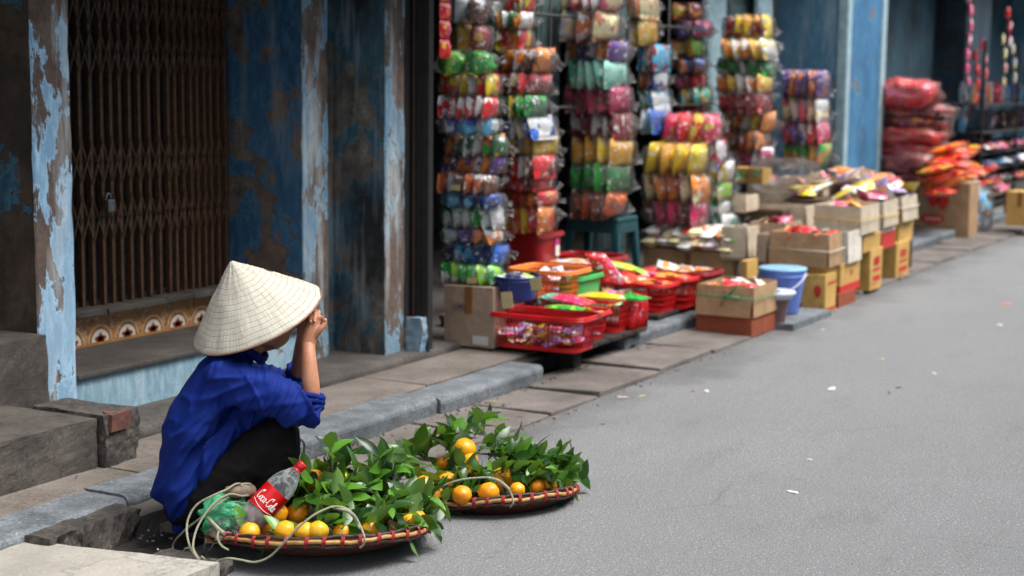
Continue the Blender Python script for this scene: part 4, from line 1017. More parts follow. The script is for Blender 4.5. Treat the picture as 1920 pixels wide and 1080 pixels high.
# clear bag and carton at the right edge
b = MB(); c = G(1846, 440, .0); shell(b, (c.x+.1, c.y+.12, .24), .22, .16, .24, M_FILM, 5, lump=.15); o = b.build('refuse_bag', None, 'clear plastic bag of mixed packs slumped beside the big brown carton', 'bag')
inner = MB(); rr = random.Random(3)
for k in range(16): pillow(inner, (c.x+.1+rr.uniform(-.14, .14), c.y+.12+rr.uniform(-.1, .1), .08+.34*rr.random()), Vector((.07, 0, .02)), Vector((0, .03, 0)), Vector((0, 0, .08)), packmat(rr.choice(['silver', 'white', 'dred', 'sky']), rr.choice(['orange', 'silver', 'white'])), seed=k, nx=5, nz=5)
inner.build('packs', o)
cb(1884, 1935, 1950, 362, 424, None, M_CARDY, 'small yellow carton with a pale lid at the right edge of the picture', z=.1, open_=False)
sweets((17.2, 3.7), .5, .8, .36, ['magenta', 'dgreen', 'red', 'black', 'white'], 22, '# pack in the dim heap between the clear bag and the right edge', 'packs in the dim heap near the right edge', size=.09, seed=25, hump=.2)
table(16.8, 17.7, 3.45, 3.95, .36, 'small dark stand between the clear bag and the right edge shelf', .1)
# ------------------------------------------------------------------ pallets and baskets in front of the shop
def pallet(x0, x1, y0, y1, z, label, zb=.0):
    t = thing('wooden_pallet', ((x0+x1)/2, (y0+y1)/2, zb), label, 'pallet', 'low wooden pallets under the baskets')
    b = MB(); n = 6
    for k in range(n): b.box((x0+(x1-x0)*k/n+.006, y0, z-.018), (x0+(x1-x0)*(k+1)/n-.006, y1, z), M_DWOOD, jit=.002)
    b.build('deck', t)
    for y in (y0+.08, y1-.06):
        for x in (x0+.1, x1-.16):
            b = MB(); b.box((x, y-.04, zb), (x+.09, y+.04, z-.02), M_BLACK, jit=.003); b.build('block', t)  # black blocks carry the shadow under the deck in their colour
    return t
PZ = .125
pallet(7.06, 8.0, 3.46, 3.86, PZ, 'low weathered wooden pallet under the nearest red baskets', .0)
pallet(8.42, 9.4, 3.58, 4.1, PZ, 'low wooden pallet under the second group of red baskets', .0)
BG = 'red plastic baskets on the pallets'
def bk(ul, uc, ur, vt, vb, y, m, label, z=PZ, H=None, D=.30, group=BG, **kw):
    """y = street side of the rim; uses near face width"""
    p = Wy(uc, vb, y) if z is None else G(uc, vb, z)
    x = p.x; 
    y0 = Wx(ur, (vt+vb)/2, x).y; y1 = Wx(ul, (vt+vb)/2, x).y
    W = y1-y0; h = H or (Wx(uc, vt, x).z-p.z)
    c = (x+D/2, (y0+y1)/2, p.z); t = basket(c, W, D, h, m, label, group, **kw); return c, W, D, h
A = {}
c, W, D, h = bk(914, 1084, 1086, 600, 666, 3.07, M_RPL, 'nearest red lattice basket, half filled with small sweets', D=.27, rim=2)
sweets(c[:2], W*.86, D*.80, c[2]+h*.40, ['white', 'lilac', 'pink', 'yellow', 'silver', 'hotpink'], 60, '# sweet packet inside the nearest red basket', 'sweet packets in the nearest red basket', size=.034, seed=1, hump=.04)
sweets(c[:2], W*.80, D*.74, c[2]+h*.2, ['cream', 'gold', 'brown', 'lilac', 'yellow'], 40, '# sweet packet inside the nearest red basket', 'sweet packets in the nearest red basket', size=.034, seed=3, hump=.02)
for (ul, uc, vt, vb, D_, lb, cs, nn, rim, k) in ((945, 1105, 592, 644, .27, 'double rimmed red basket directly behind the nearest red basket', ['white', 'green', 'orange', 'lilac', 'pink', 'yellow'], 18, 2, 1),
    (985, 1154, 562, 628, .3, 'third red basket, heaped with bright packets', ['teal', 'lilac', 'pink', 'white', 'yellow', 'orange', 'green'], 26, 1, 2)):
    c2_, W2, D2, h2_ = bk(ul, uc, uc+2, vt, vb, 3.3, M_RPL, lb, D=D_, rim=rim)
    sh_ = lb.split(',')[0].split(' directly')[0]
    sweets(c2_[:2], W2*.85, D2*.8, c2_[2]+h2_*.93, cs, nn, '# packet on the '+sh_, 'packets on the '+sh_, size=.055, seed=k*33, hump=.04)
# red flat sacks standing at the pallet end
for k in range(5):
    q = Wx(1192+6*k, 600, 7.86+.05*k)
    b = MB(); pillow(b, (q.x, q.y+.05, PZ+.085), Vector((.02, .0, 0))+Vector((0, .055, 0)), Vector((.022, -.004, 0)), Vector((0, 0, .085)), packmat('red', 'dred', 'pink'), seed=k+61, nx=6, nz=8)
    b.build('red_pouch', None, 'shiny red pouch standing at the end of the first pallet', 'pouch', 'red pouches standing in a row')
# second group
for (ul, uc, ur, vt, vb, yy, lb, cs, nn, H2, m) in ((1100, 1240, 1242, 536, 590, 3.1, 'long bright red basket piled with orange packs, nearest of the second group', ['orange', 'red', 'orange', 'dorange', 'gold'], 16, .2, M_RPL),
    (1150, 1284, 1286, 524, 582, 3.2, 'long red basket of orange packs behind the nearest of the second group', ['orange', 'red', 'pink', 'gold'], 12, .2, M_RPL),
    (1200, 1322, 1324, 514, 576, 3.3, 'last long red basket beside the green string carton', ['silver', 'orange', 'cream', 'red'], 9, .2, M_RPLD)):
    c, W, D, h = bk(ul, uc, ur, vt, vb, yy, m, lb, D=.30)
    sweets(c[:2], W*.8, D*.72, c[2]+h*.93, cs, nn, '# packet lying on the '+lb.split(',')[0].split(' behind')[0].split(' beside')[0], 'packets on the '+lb.split(',')[0].split(' behind')[0].split(' beside')[0], size=.07, seed=ul, hump=.02, flatn=.15)
def pk(u, v, y, ex, ey, ez, mat, label, seed, group=None, name='snack_pack'):
    b = MB(); pillow(b, Wy(u, v, y), ex, ey, ez, mat, seed=seed, nx=10, nz=10, ruf=.08); b.build(name, None, label, 'snack pack', group)
q = Wy(1120, 500, 3.6)
pk(1135, 502, 3.62, Vector((.03, -.05, .0)), Vector((-.02, -.012, .008)), Vector((-.03, .05, .075))*1.0, packmat('red', 'pink', 'white'), 'upright red and pink pack leaning on the orange packs', 7)
pk(1162, 498, 3.62, Vector((.06, .0, .0)), Vector((-.0, .01, .018)), Vector((0, .09, .012)), packmat('lime', 'yellow', 'cream'), 'olive green pack lying beside the leaning red pack', 8)
pk(1192, 504, 3.58, Vector((.05, .01, .0)), Vector((-.01, .01, .014)), Vector((0, .06, .02)), packmat('lime', 'cream', 'white'), 'pale green square pack lying right of the olive pack', 9)
pk(1075, 562, 3.45, Vector((.07, .0, .0)), Vector((0, .01, .02)), Vector((0, .09, .012)), packmat('red', 'hotpink', 'pink'), 'crumpled red pack on the third red basket', 10)
pk(1135, 556, 3.35, Vector((.05, .0, .0)), Vector((0, .01, .018)), Vector((0, .12, 0)), packmat('yellow', 'gold', 'cream'), 'long yellow pack lying across the red baskets', 11)
pk(1045, 558, 3.6, Vector((.05, .0, .0)), Vector((0, .01, .02)), Vector((0, .08, 0)), packmat('teal', 'mint', 'white'), 'teal pack lying left of the long yellow pack', 12)
pk(1062, 577, 3.42, Vector((.04, .0, .0)), Vector((0, .005, .012)), Vector((0, .09, 0)), packmat('green', 'lime', 'green'), 'bright green pack lying behind the rim of the nearest red basket', 13)
pk(1188, 558, 3.2, Vector((.05, .0, .0)), Vector((0, .01, .016)), Vector((0, .07, 0)), packmat('green', 'white', 'green'), 'green and white pack at the street end of the basket row', 14)
# inner row on a plank: orange, green, blue baskets and dark red ones
table(7.34, 8.3, 3.66, 4.4, .20, 'low dark stand under the orange and dark red baskets', .1)
def bk2(ul, ur, v, vb, y, H, D, m, label, group=None, **kw):
    p = Wy((ur), v, y); y1 = Wx(ul, v, p.x).y; W = y1-y
    c = (p.x+D/2, y+W/2, p.z-H); basket(c, W, D, H, m, label, group, **kw); return c, W, D, H
c, W, D, h = bk2(950, 1064, 512, 0, 3.62, .15, .3, M_OPL, 'orange plastic basket with price cards behind the red baskets')
sweets(c[:2], W*.8, D*.7, c[2]+h*.75, ['pink', 'white', 'black', 'lilac'], 14, '# sweet in the orange basket', 'sweets in the orange basket', size=.045, seed=71)
c, W, D, h = bk2(1040, 1086, 522, 0, 3.62, .12, .3, M_GPL, 'small green plastic basket behind the orange basket', sol=True)
q = Wy(975, 560, 3.72); tub((q.x+.12, 3.80, q.z-.02), .09, .115, .115, M_BPLD, 'dark blue round tub of sweets left of the orange basket', 'tub', 'tub')
sweets((q.x+.12, 3.80), .14, .14, q.z+.085, ['lime', 'white', 'purple', 'black'], 10, '# sweet in the dark blue tub', 'sweets in the dark blue tub', size=.035, seed=72)
c, W, D, h = bk2(955, 1100, 497, 0, 3.86, .13, .36, M_RPLD, 'wide dark red basket behind the orange basket')
sweets(c[:2], W*.8, D*.7, c[2]+h*.8, ['cream', 'dred', 'orange', 'silver'], 12, '# pack in the wide dark red basket', 'packs in the wide dark red basket', size=.07, seed=73, flatn=.1)
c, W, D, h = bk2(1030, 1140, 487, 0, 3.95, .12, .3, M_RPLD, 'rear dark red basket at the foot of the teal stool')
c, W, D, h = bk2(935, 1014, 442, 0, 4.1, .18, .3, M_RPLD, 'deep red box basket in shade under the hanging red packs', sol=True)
p, a, d, h2, t = cb(1003, 1040, 1048, 446, 482, 4.1, simple('pink_card', srgb(190, 60, 130), .6), 'pink and grey sweet box beside the deep red box basket', open_=False, Dmax=.3)
print_marks(t, p, a, d, h2, 's', [(.05, .05, .95, .6)], M_CARDW); print_marks(t, p, a, d, h2, 'n', [(.3, .05, .98, .5)], simple('grey_card', srgb(150, 150, 160), .6))
# price cards on sticks
for (u, v0, v1, y, lb) in ((953, 545, 600, 3.62, 'tan price card on a stick at the corner of the nearest red basket'), (1007, 518, 560, 3.60, 'tan price card clipped to the orange basket')):
    q = Wy(u, v1, y); t2 = Wy(u, v0, y)
    t = thing('price_card', q, lb, 'price card')
    b = MB(); b.box((q.x, y-.002, q.z), (q.x+.004, y+.002, t2.z+.03), M_DWOOD); b.build('stick', t)
    b = MB(); b.slab((q.x-.004, y-.03, (q.z+t2.z)/2-.01), (0, .06, -.008), (0, .012, (t2.z-q.z)*.55), (.002, 0, 0), M_PRICE); b.build('card', t)
# price tags on the stack
for (u, v, lb) in ((862, 357, 'small yellow price tag on the brown bag of the first tall stack'), (893, 532, 'small pale price tag on the green bag at the foot of the first tall stack')):
    q = Wx(u, v, Wy(920, v, P1y).x-.035)
    b = MB(); b.slab(q, (0, .055, 0), (0, 0, .028), (.002, 0, 0), M_PRICE); b.build('price_tag', None, lb, 'price tag')

# ------------------------------------------------------------------ litter
rr = random.Random(11)
def scrap(u, v, s, col, label, k, cat='litter', thin=.35, z=.004, name='paper_scrap'):
    q = G(u, v, z); b = MB(); n = 9; pts = []; a0 = rr.uniform(0, 3)
    for i in range(n):
        a = 2*math.pi*i/n; r = s*rr.uniform(.6, 1.1); x, y = math.cos(a)*r, math.sin(a)*r*thin
        pts.append(q+Vector((x*math.cos(a0)-y*math.sin(a0), x*math.sin(a0)+y*math.cos(a0), rr.uniform(0, .004))))
    b.add(pts+[q+Vector((0, 0, .004))], [(i, (i+1) % n, n) for i in range(n)], simple('scrap_%d' % k, srgb(*col), .6))
    o = b.build(name, None, label, cat); m = o.modifiers.new('solid', 'SOLIDIFY'); m.thickness = .0012
for k, (u, v, s, col, lb) in enumerate(((1487, 923, .028, (225, 225, 228), 'white paper scrap alone on the grey road near the bottom'), (1168, 745, .035, (215, 190, 188), 'pink and white wrapper scrap on the road near the gutter slabs'), (1205, 743, .025, (205, 190, 150), 'tan wrapper scrap right of the pink wrapper near the gutter'),
    (1300, 734, .012, (190, 40, 40), 'tiny red scrap on the road'), (1325, 733, .035, (205, 205, 205), 'thin pale scrap beside the tiny red scrap'), (1560, 729, .06, (205, 200, 185), 'broad flattened pale smear of paper in the middle of the road'), (1752, 700, .028, (225, 225, 228), 'small white paper near the right side of the road'),
    (1888, 570, .06, (214, 120, 80), 'orange wrapper lying far up the road'), (1875, 609, .04, (210, 205, 205), 'pale scrap on the road below the orange wrapper'), (1543, 618, .02, (228, 228, 228), 'white dot of paper on the road below the yellow carton'), (1685, 727, .018, (50, 60, 40), 'dark leaf fragment left of the right edge of the road'),
    (1667, 736, .025, (120, 104, 84), 'brown crumpled leaf on the road'), (1130, 796, .012, (70, 60, 50), 'dark crumb on the road right of the gutter slabs'), (1652, 673, .022, (205, 170, 130), 'tan scrap high on the road'), (1090, 735, .014, (150, 100, 60), 'brown crumb on the gutter slabs'), (1518, 862, .012, (228, 228, 228), 'tiny white speck of paper above the lone white scrap'),
    (923, 752, .03, (150, 140, 90), 'dry yellowish leaf litter against the kerb'), (946, 757, .022, (120, 110, 70), 'dry twig litter beside the kerb'), (980, 776, .02, (110, 90, 60), 'small curled brown leaf on the gutter slab'), (1045, 781, .022, (130, 96, 80), 'pinkish brown flake at the road edge of the gutter slab'))):
    scrap(u, v, s, col, lb, k, z=.028 if v > 740 and u < 1100 else .002)
q = G(144, 893, .1); scrap(144, 893, .014, (40, 70, 150), 'tiny blue plastic scrap on the pavement by the lower step', 60, z=.105)
scrap(116, 1047, .010, (60, 44, 36), 'dark speck lying on the pale ramp slab', 61, z=.062)
scrap(296, 1031, .012, (220, 215, 205), 'tiny white pebble by the corner of the pale ramp slab', 62, z=.01)
for k in range(60):
    u = rr.uniform(150, 420); v = rr.uniform(1000, 1070) if u > 330 else rr.uniform(990, 1015)
    q = G(u, v, .006)
    b = MB() if k == 0 else b
    b.ell(q, .004*rr.uniform(.5, 1.6), .004*rr.uniform(.5, 1.6), .003, M_PALE if k % 3 else M_CHUNK, 6, 4)
for k in range(420):
    x = rr.uniform(4.6, 9.5); y = 3.485-abs(rr.gauss(0, .03)) if k % 3 else rr.gauss(3.08, .03)
    s_ = rr.uniform(.0015, .0055); b.ell((x, y, .022 if y > 3.12 else .004), s_, s_*rr.uniform(.6, 1.6), s_*.6, (M_CHUNK, M_DIRT, M_SLAB, M_WOOD)[k % 4], 6, 4)
b.build('gutter_grit', kind='stuff', label='fine grit scattered in the gutter')
# ------------------------------------------------------------------ the squatting vendor
va = YAW - math.atan((440-960)/FPX)                      # heading from the camera to the vendor
DH = Vector((math.cos(va), math.sin(va), 0)); RH = Vector((math.sin(va), -math.cos(va), 0))
D0 = G(430, 1006, 0).dot(DH)
def V(u, v, dd=0.0):
    r = ray(u, v); return CP + r*((D0+dd)/r.dot(DH))
SC = D0/math.cos(rad(8))/FPX*1.0                          # metres per pixel at the vendor
def chain(b, pts, m, n=20, capr=True):
    """pts: (u, v, dd, r px, r depth m)"""
    P = [V(*p[:3]) for p in pts]; r = [p[3]*SC for p in pts]; rd = [p[4] for p in pts]
    # refine
    Q, R1, R2 = [], [], []
    L = len(P)
    for i in range(L-1):
        for k in range(6):
            t = k/6; i0 = max(i-1, 0); i3 = min(i+2, L-1)
            f = lambda a, b_, c, d: .5*((2*b_)+(c-a)*t+(2*a-5*b_+4*c-d)*t*t+(3*b_-a-3*c+d)*t**3)
            Q.append(f(P[i0], P[i], P[i+1], P[i3])); R1.append(max(.003, f(r[i0], r[i], r[i+1], r[i3]))); R2.append(max(.003, f(rd[i0], rd[i], rd[i+1], rd[i3])))
    Q.append(P[-1]); R1.append(r[-1]); R2.append(rd[-1])
    if capr:
        t0 = (Q[0]-Q[1]).normalized(); t1 = (Q[-1]-Q[-2]).normalized(); a, c = R1[0], R2[0]; e, g = R1[-1], R2[-1]
        pre = [(Q[0]+t0*a*math.sin(x), math.cos(x)) for x in (1.45, 1.1, .7, .35)]; post = [(Q[-1]+t1*e*math.sin(x), math.cos(x)) for x in (.35, .7, 1.1, 1.45)]
        Q = [q for q, _ in pre]+Q+[q for q, _ in post]; R1 = [a*s for _, s in pre]+R1+[e*s for _, s in post]; R2 = [c*s for _, s in pre]+R2+[g*s for _, s in post]
    # frames with the depth axis held
    b.tube(Q, R1, m, n, side=tuple(DH), r2=R2)
def solidify(name, b, parent, voxel, smooth_it, fn=None, label=None, sub=0):
    """fuse the lofts into one continuous skin, smooth it, then press folds into it"""
    o = b.build(name, parent); m = o.modifiers.new('fuse', 'REMESH'); m.mode = 'VOXEL'; m.voxel_size = voxel; m.use_smooth_shade = True
    s = o.modifiers.new('smooth', 'SMOOTH'); s.factor = .5; s.iterations = smooth_it
    dg = bpy.context.evaluated_depsgraph_get(); dg.update()
    me = bpy.data.meshes.new_from_object(o.evaluated_get(dg)); old = o.data; o.modifiers.clear(); o.data = me; me.name = name
    if fn:
        off = ORG[o.name]; nrm = [v.normal.copy() for v in me.vertices]
        for v, nn in zip(me.vertices, nrm): v.co += nn*fn(v.co+off, nn)
    me.polygons.foreach_set('use_smooth', [True]*len(me.polygons)); me.update()
    return o
def cloth(name, col, dark=.6):
    t = NT(name); n = t.noise(420, 2, .5); n2 = t.noise(7, 5, .6)
    c = t.mix(t.ramp(n2, [(.35, 0), (.7, .5)]), col, tuple(x*dark for x in col))
    c = t.mix(t.ramp(n, [(.4, .22), (.6, 0)]), c, tuple(x*.5 for x in col))
    hb_ = t.math('ADD', t.math('MULTIPLY', n, .15), t.noise(24, 6, .6, t.map(sc=(1, 1, .6)), .6))
    return t.bsdf(c, .75, t.bump(hb_, .5, .006), Sheen__Weight=.15)
M_SHIRT = cloth('blue_cotton', srgb(8, 38, 120))
M_SHIRT.node_tree.nodes['Principled BSDF'].inputs['Sheen Weight'].default_value = 0; M_SHIRT.node_tree.nodes['Principled BSDF'].inputs['Specular IOR Level'].default_value = .2
M_TROU = cloth('black_cotton', (.004, .0036, .0045)); M_TROU.node_tree.nodes['Principled BSDF'].inputs['Sheen Weight'].default_value = 0; M_TROU.node_tree.nodes['Principled BSDF'].inputs['Specular IOR Level'].default_value = .15
def skinm():
    t = NT('skin'); n = t.noise(14, 5, .6); n2 = t.noise(180, 3, .6)
    c = t.mix(t.ramp(n, [(.35, 0), (.7, 1)]), srgb(190, 132, 100), srgb(160, 104, 78))
    c = t.mix(t.ramp(n2, [(.5, 0), (.75, .35)]), c, srgb(150, 92, 70))
    return t.bsdf(c, .5, t.bump(n2, .25, .001), Subsurface__Weight=.08, Subsurface__Radius=(.01, .004, .002))
M_SKIN = skinm()
M_HAIR = simple('black_hair', (.012, .01, .01), .45, .3, 90, .4)
wom = thing('person', V(430, 1006, 0), 'squatting person in blue shirt and black trousers, hands clasped, behind the fruit trays', 'person')

# body: one continuous skin
b = MB()
chain(b, [(352, 935, 0, 40, .13), (352, 860, 0, 38, .12), (372, 770, 0, 38, .12), (412, 710, 0, 38, .14), (448, 668, 0, 24, .07), (470, 640, 0, 19, .055), (484, 620, 0, 22, .055)], M_SKIN)
chain(b, [(474, 648, 0, 22, .05), (482, 612, 0, 46, .073), (494, 580, 0, 52, .078), (492, 552, 0, 44, .07)], M_SKIN)      # head
chain(b, [(500, 645, 0, 14, .03), (522, 640, 0, 12, .026), (534, 634, 0, 9, .018)], M_SKIN)                                # jaw and chin
chain(b, [(520, 610, 0, 28, .045), (534, 600, 0, 20, .035), (532, 582, 0, 20, .04)], M_SKIN)                                 # face plane
chain(b, [(540, 592, 0, 6, .008), (550, 604, 0, 8, .011), (548, 612, 0, 8, .014)], M_SKIN)                                  # nose
chain(b, [(537, 622, 0, 6, .022), (540, 626, 0, 5, .018)], M_SKIN)                                                          # lips
chain(b, [(481, 598, -.078, 9, .008), (482, 612, -.077, 6, .007)], M_SKIN, 10); chain(b, [(481, 598, .078, 9, .008), (482, 612, .077, 6, .007)], M_SKIN, 10)   # ears
chain(b, [(420, 712, -.13, 24, .04), (500, 742, -.15, 20, .035), (578, 766, -.155, 17, .028)], M_SKIN)                        # near upper arm
chain(b, [(580, 768, -.155, 14, .025), (583, 735, -.15, 16.5, .028), (581, 700, -.14, 15.5, .027), (579, 668, -.12, 13.5, .023), (578, 645, -.10, 12.5, .020)], M_SKIN)  # near forearm
chain(b, [(440, 700, .13, 24, .04), (505, 715, .15, 20, .035), (556, 722, .16, 17, .028)], M_SKIN)
chain(b, [(556, 722, .16, 16, .027), (562, 690, .12, 17, .028), (566, 655, .06, 15, .024), (570, 628, .02, 13.5, .021)], M_SKIN)
for s, k in ((-.11, 0), (.10, 8)):
    chain(b, [(372, 935, s, 36, .065), (450, 875, s*1.1, 32, .062), (520+k, 818, s*1.1, 20, .04)], M_SKIN)
    chain(b, [(520+k, 820, s*1.1, 20, .04), (500+k, 885, s*1.05, 24, .044), (450+k, 960, s, 18, .034), (412+k, 992, s, 15, .03)], M_SKIN)
    chain(b, [(394+k, 994, s, 14, .027), (430+k, 998, s, 14, .033), (480+k, 1002, s, 10, .042), (515+k, 1004, s, 7, .04)], M_SKIN)
    for q in range(5): chain(b, [(512+k, 1003, s-.034+.017*q, 6, .009), (530+k-(q if s < 0 else 4-q)*2.5, 1005, s-.036+.018*q, 5, .008)], M_SKIN, 8)
body = solidify('body', b, wom, .0055, 3)
# hands clasped: palms, five fingers each, interlaced
def hand(name, palm, fingers, thumb, m=M_SKIN):
    b = MB(); chain(b, palm, m, 14)
    for f in fingers: chain(b, f, m, 10)
    chain(b, thumb, m, 10)
    return b
F_ = .0078
hb = hand('h', [(578, 648, -.10, 13.5, .020), (581, 630, -.09, 14.5, .024), (586, 610, -.075, 14, .031), (590, 600, -.06, 11, .032)],
     [[(592, 602, -.088, 5.2, .0085), (598, 594, -.083, 5, .0082), (604, 600, -.065, 4.8, .0080), (603, 606, -.045, 4.4, .0072)],
      [(590, 597, -.070, 5.6, .0088), (596, 588, -.062, 5.2, .0084), (597, 585, -.040, 4.8, .0080), (590, 586, -.022, 4.4, .0072)],
      [(586, 595, -.052, 5.4, .0088), (588, 584, -.044, 5.2, .0084), (584, 580, -.022, 4.8, .0080), (577, 584, -.006, 4.4, .0072)],
      [(581, 598, -.036, 5.2, .0085), (578, 587, -.028, 4.8, .0080), (572, 584, -.010, 4.6, .0076), (566, 590, .004, 4.2, .007)]],
     [(592, 628, -.10, 7, .011), (600, 618, -.104, 6, .010), (607, 610, -.10, 5.2, .0088), (609, 602, -.095, 4.4, .0076)])
h2 = hand('h', [(570, 628, .02, 13, .020), (570, 618, .012, 14, .024), (572, 604, -.0, 14, .030), (574, 594, -.01, 11, .030)],
     [[(574, 590, -.030, 5.2, .0085), (579, 583, -.048, 5.2, .0084), (583, 590, -.078, 5, .0082), (582, 600, -.096, 4.6, .0074)],
      [(577, 588, -.012, 5.4, .0086), (586, 580, -.040, 5.2, .0084), (591, 588, -.080, 5, .0082), (590, 599, -.100, 4.6, .0074)],
      [(572, 592, .005, 5.2, .0085), (572, 581, -.020, 5, .0082), (573, 583, -.060, 4.8, .0080), (571, 592, -.082, 4.4, .0072)],
      [(566, 596, .012, 5, .008), (563, 588, -.010, 4.6, .0076), (563, 590, -.045, 4.4, .0074), (562, 598, -.062, 4, .0068)]],
     [(562, 612, .02, 6.6, .011), (554, 604, .01, 5.8, .0095), (552, 596, -.005, 5, .0085), (556, 590, -.015, 4.4, .0075)])
solidify('hand', hb, body, .0028, 2); solidify('hand', h2, body, .0028, 2)
M_NAIL = simple('nail', srgb(206, 160, 132), .35, .05, 20, .02)
b = MB()
for (u, v, dd) in ((610, 600, -.102), (582, 603, -.104), (590, 602, -.108)): b.ell(V(u, v, dd), .0045, .0045, .0055, M_NAIL, 8, 6)
b.build('nail', body)
# eyes and brows
b = MB()
for s in (-.03, .03): b.ell(V(541, 592, s), .010, .012, .007, simple('eye_white', (.5, .48, .45), .3) if s < 0 else bpy.data.materials['eye_white'], 10, 6); b.ell(V(545, 592, s), .006, .006, .006, M_HAIR, 8, 6); chain(b, [(541, 583, s-.014, 2.5, .004), (544, 581, s+.012, 2.5, .004)], M_HAIR, 6)
b.build('eye', body)
# hair with a low knot
b = MB(); chain(b, [(455, 640, 0, 22, .055), (466, 606, 0, 48, .082), (480, 572, 0, 56, .088), (490, 545, 0, 42, .07)], M_HAIR); chain(b, [(440, 640, 0, 18, .035), (436, 628, 0, 18, .035)], M_HAIR)
solidify('hair', b, wom, .006, 4, lambda p, n: .0015*noise.noise(Vector((p.x*60, p.y*60, p.z*12))))
# trousers
b = MB()
chain(b, [(352, 945, 0, 44, .16), (385, 925, 0, 50, .17)], M_TROU)
for s, k in ((-.105, 0), (.10, 4)):
    chain(b, [(378, 938, s, 52, .078), (440, 885, s*1.1, 52, .076), (500, 832, s*1.1, 44, .066), (524+k, 812, s*1.1, 34, .058)], M_TROU)
    chain(b, [(524+k, 814, s*1.1, 36, .058), (522+k, 850, s*1.1, 37, .058), (492+k, 910, s*1.05, 42, .060), (452+k, 962, s, 36, .055), (428+k, 982, s, 30, .05)], M_TROU)
def foldt(p, n):
    return .006*noise.noise(Vector((p.x*9+p.z*10, p.y*9, p.z*18)))+.0035*noise.noise(p*45)
solidify('trousers', b, wom, .007, 5, foldt)
# shirt
b = MB()
chain(b, [(352, 968, .0, 24, .12), (346, 925, .0, 49, .175), (347, 878, 0, 51, .182), (358, 815, 0, 49, .178), (380, 757, 0, 49, .178), (414, 708, 0, 48, .185), (446, 676, 0, 30, .12), (464, 654, 0, 22, .068)], M_SHIRT, 28)
chain(b, [(372, 905, 0, 34, .15), (395, 845, 0, 44, .165), (432, 790, 0, 44, .15), (480, 760, 0, 30, .12), (520, 758, 0, 16, .11)], M_SHIRT, 24)
chain(b, [(420, 712, -.13, 42, .065), (462, 724, -.165, 41, .062), (512, 742, -.175, 38, .058), (556, 762, -.17, 33, .052), (574, 768, -.16, 26, .046)], M_SHIRT)
chain(b, [(570, 776, -.155, 22, .045), (580, 760, -.155, 22, .043)], M_SHIRT)
chain(b, [(440, 705, .13, 38, .06), (492, 708, .15, 32, .055), (530, 716, .158, 27, .05), (556, 722, .158, 24, .045)], M_SHIRT)
chain(b, [(556, 716, .158, 23, .043), (561, 696, .14, 20, .038)], M_SHIRT)
rr = random.Random(2)
F0 = [V(u, v, dd) for u, v, dd in ((575, 775, -.17), (430, 735, -.17), (365, 940, -.14), (400, 850, -.16))]
def ridge(a, c_, sa, sc, seed):
    """smooth crests of stretched noise; a runs along the fold, c_ across it; metres"""
    n = noise.noise(Vector((a*sa, c_*sc, seed))); return math.exp(-(n*5.5)**2)
def folds(p, n):
    q = p-F0[1]; s_ = q.dot(RH); z = q.z; w_ = .02*noise.noise(p*5); h = 0
    al = -.5*s_-.86*z+w_; ac = .86*s_-.5*z+w_          # diagonal drape down the back
    low = max(0, min(1, (F0[1].z-.02-p.z)/.12))
    h += .021*ridge(al, ac, 3.0, 13, 1.5)*low+.009*ridge(al, ac, 5.0, 27, 6.5)*low+.005*ridge(al, ac, 9.0, 44, 8.5)
    al2 = -.95*s_-.3*z; ac2 = -.3*s_+.95*z              # pulls from the armpit across the shoulder blade
    r2 = q.length; h += .013*ridge(al2, ac2+w_, 4, 17, 3.5)*max(0, 1-r2/.30)
    r = (p-F0[0]).length; e = p-F0[0]
    h += .015*ridge(e.dot(DH)+w_*2, e.dot(RH)*.9+e.z*.45, 7, 22, 9.5)*max(0, 1-r/.30)
    r3 = (p-F0[2]).length; h += .012*ridge(al, ac, 4, 24, 12.5)*max(0, 1-r3/.30)
    h += .005*noise.noise(Vector((p.x*8, p.y*8, p.z*5)))
    return h-.009
shirt = solidify('shirt', b, wom, .0045, 6, folds)
# rolled cuffs and collar
def ringtube(b, c, axis, r1, r2, th, m, n=26, seed=0):
    axis = Vector(axis).normalized(); a = (DH-axis*DH.dot(axis)).normalized(); e = axis.cross(a); c = Vector(c)
    pts = [c+a*(r1*math.cos(t))+e*(r2*math.sin(t))+axis*(.006*math.sin(2*t+seed)) for t in [2*math.pi*k/n for k in range(n)]]
    rs = [th*(1+.25*math.sin(3*k+seed)) for k in range(n)]; b.tube(pts, rs, m, 10, closed=True)
b = MB()
ax_ = (V(583, 700, -.14)-V(583, 768, -.155))
for k, (u, v, rp) in enumerate(((580, 765, .041), (581, 753, .0405), (582, 743, .038))): ringtube(b, V(u, v, -.153), ax_, rp, .037, .0095, M_SHIRT, seed=k)
b.build('rolled_cuff', shirt)
b = MB(); ax2 = V(563, 660, .1)-V(558, 715, .158)
for k, (u, v) in enumerate(((560, 704), (561, 694))): ringtube(b, V(u, v, .145), ax2, .038, .034, .009, M_SHIRT, seed=k+4)
b.build('rolled_cuff', shirt)
b = MB(); 
for k in range(2): ringtube(b, V(468+k*5, 660-k*5, 0), V(480, 620, 0)-V(450, 672, 0), .068-.004*k, .048, .010, M_SHIRT, seed=2+k)
b.build('collar', shirt)
# seam across the shoulder (yoke)
# sandals
M_SAND = simple('tan_sandal', srgb(180, 150, 110), .6, .15, 30, .1)
for s, k in ((-.11, 0), (.10, 8)):
    b = MB(); chain(b, [(388+k, 1012, s, 5, .034), (440+k, 1014, s, 4.5, .036), (490+k, 1015, s, 4.5, .044), (520+k, 1015, s, 4, .04)], M_SAND)
    b.tube([V(470+k, 1008, s-.05), V(476+k, 990, s-.03), V(480+k, 986, s), V(476+k, 990, s+.03), V(470+k, 1008, s+.05)], .006, M_SAND, 8); b.build('sandal', wom)
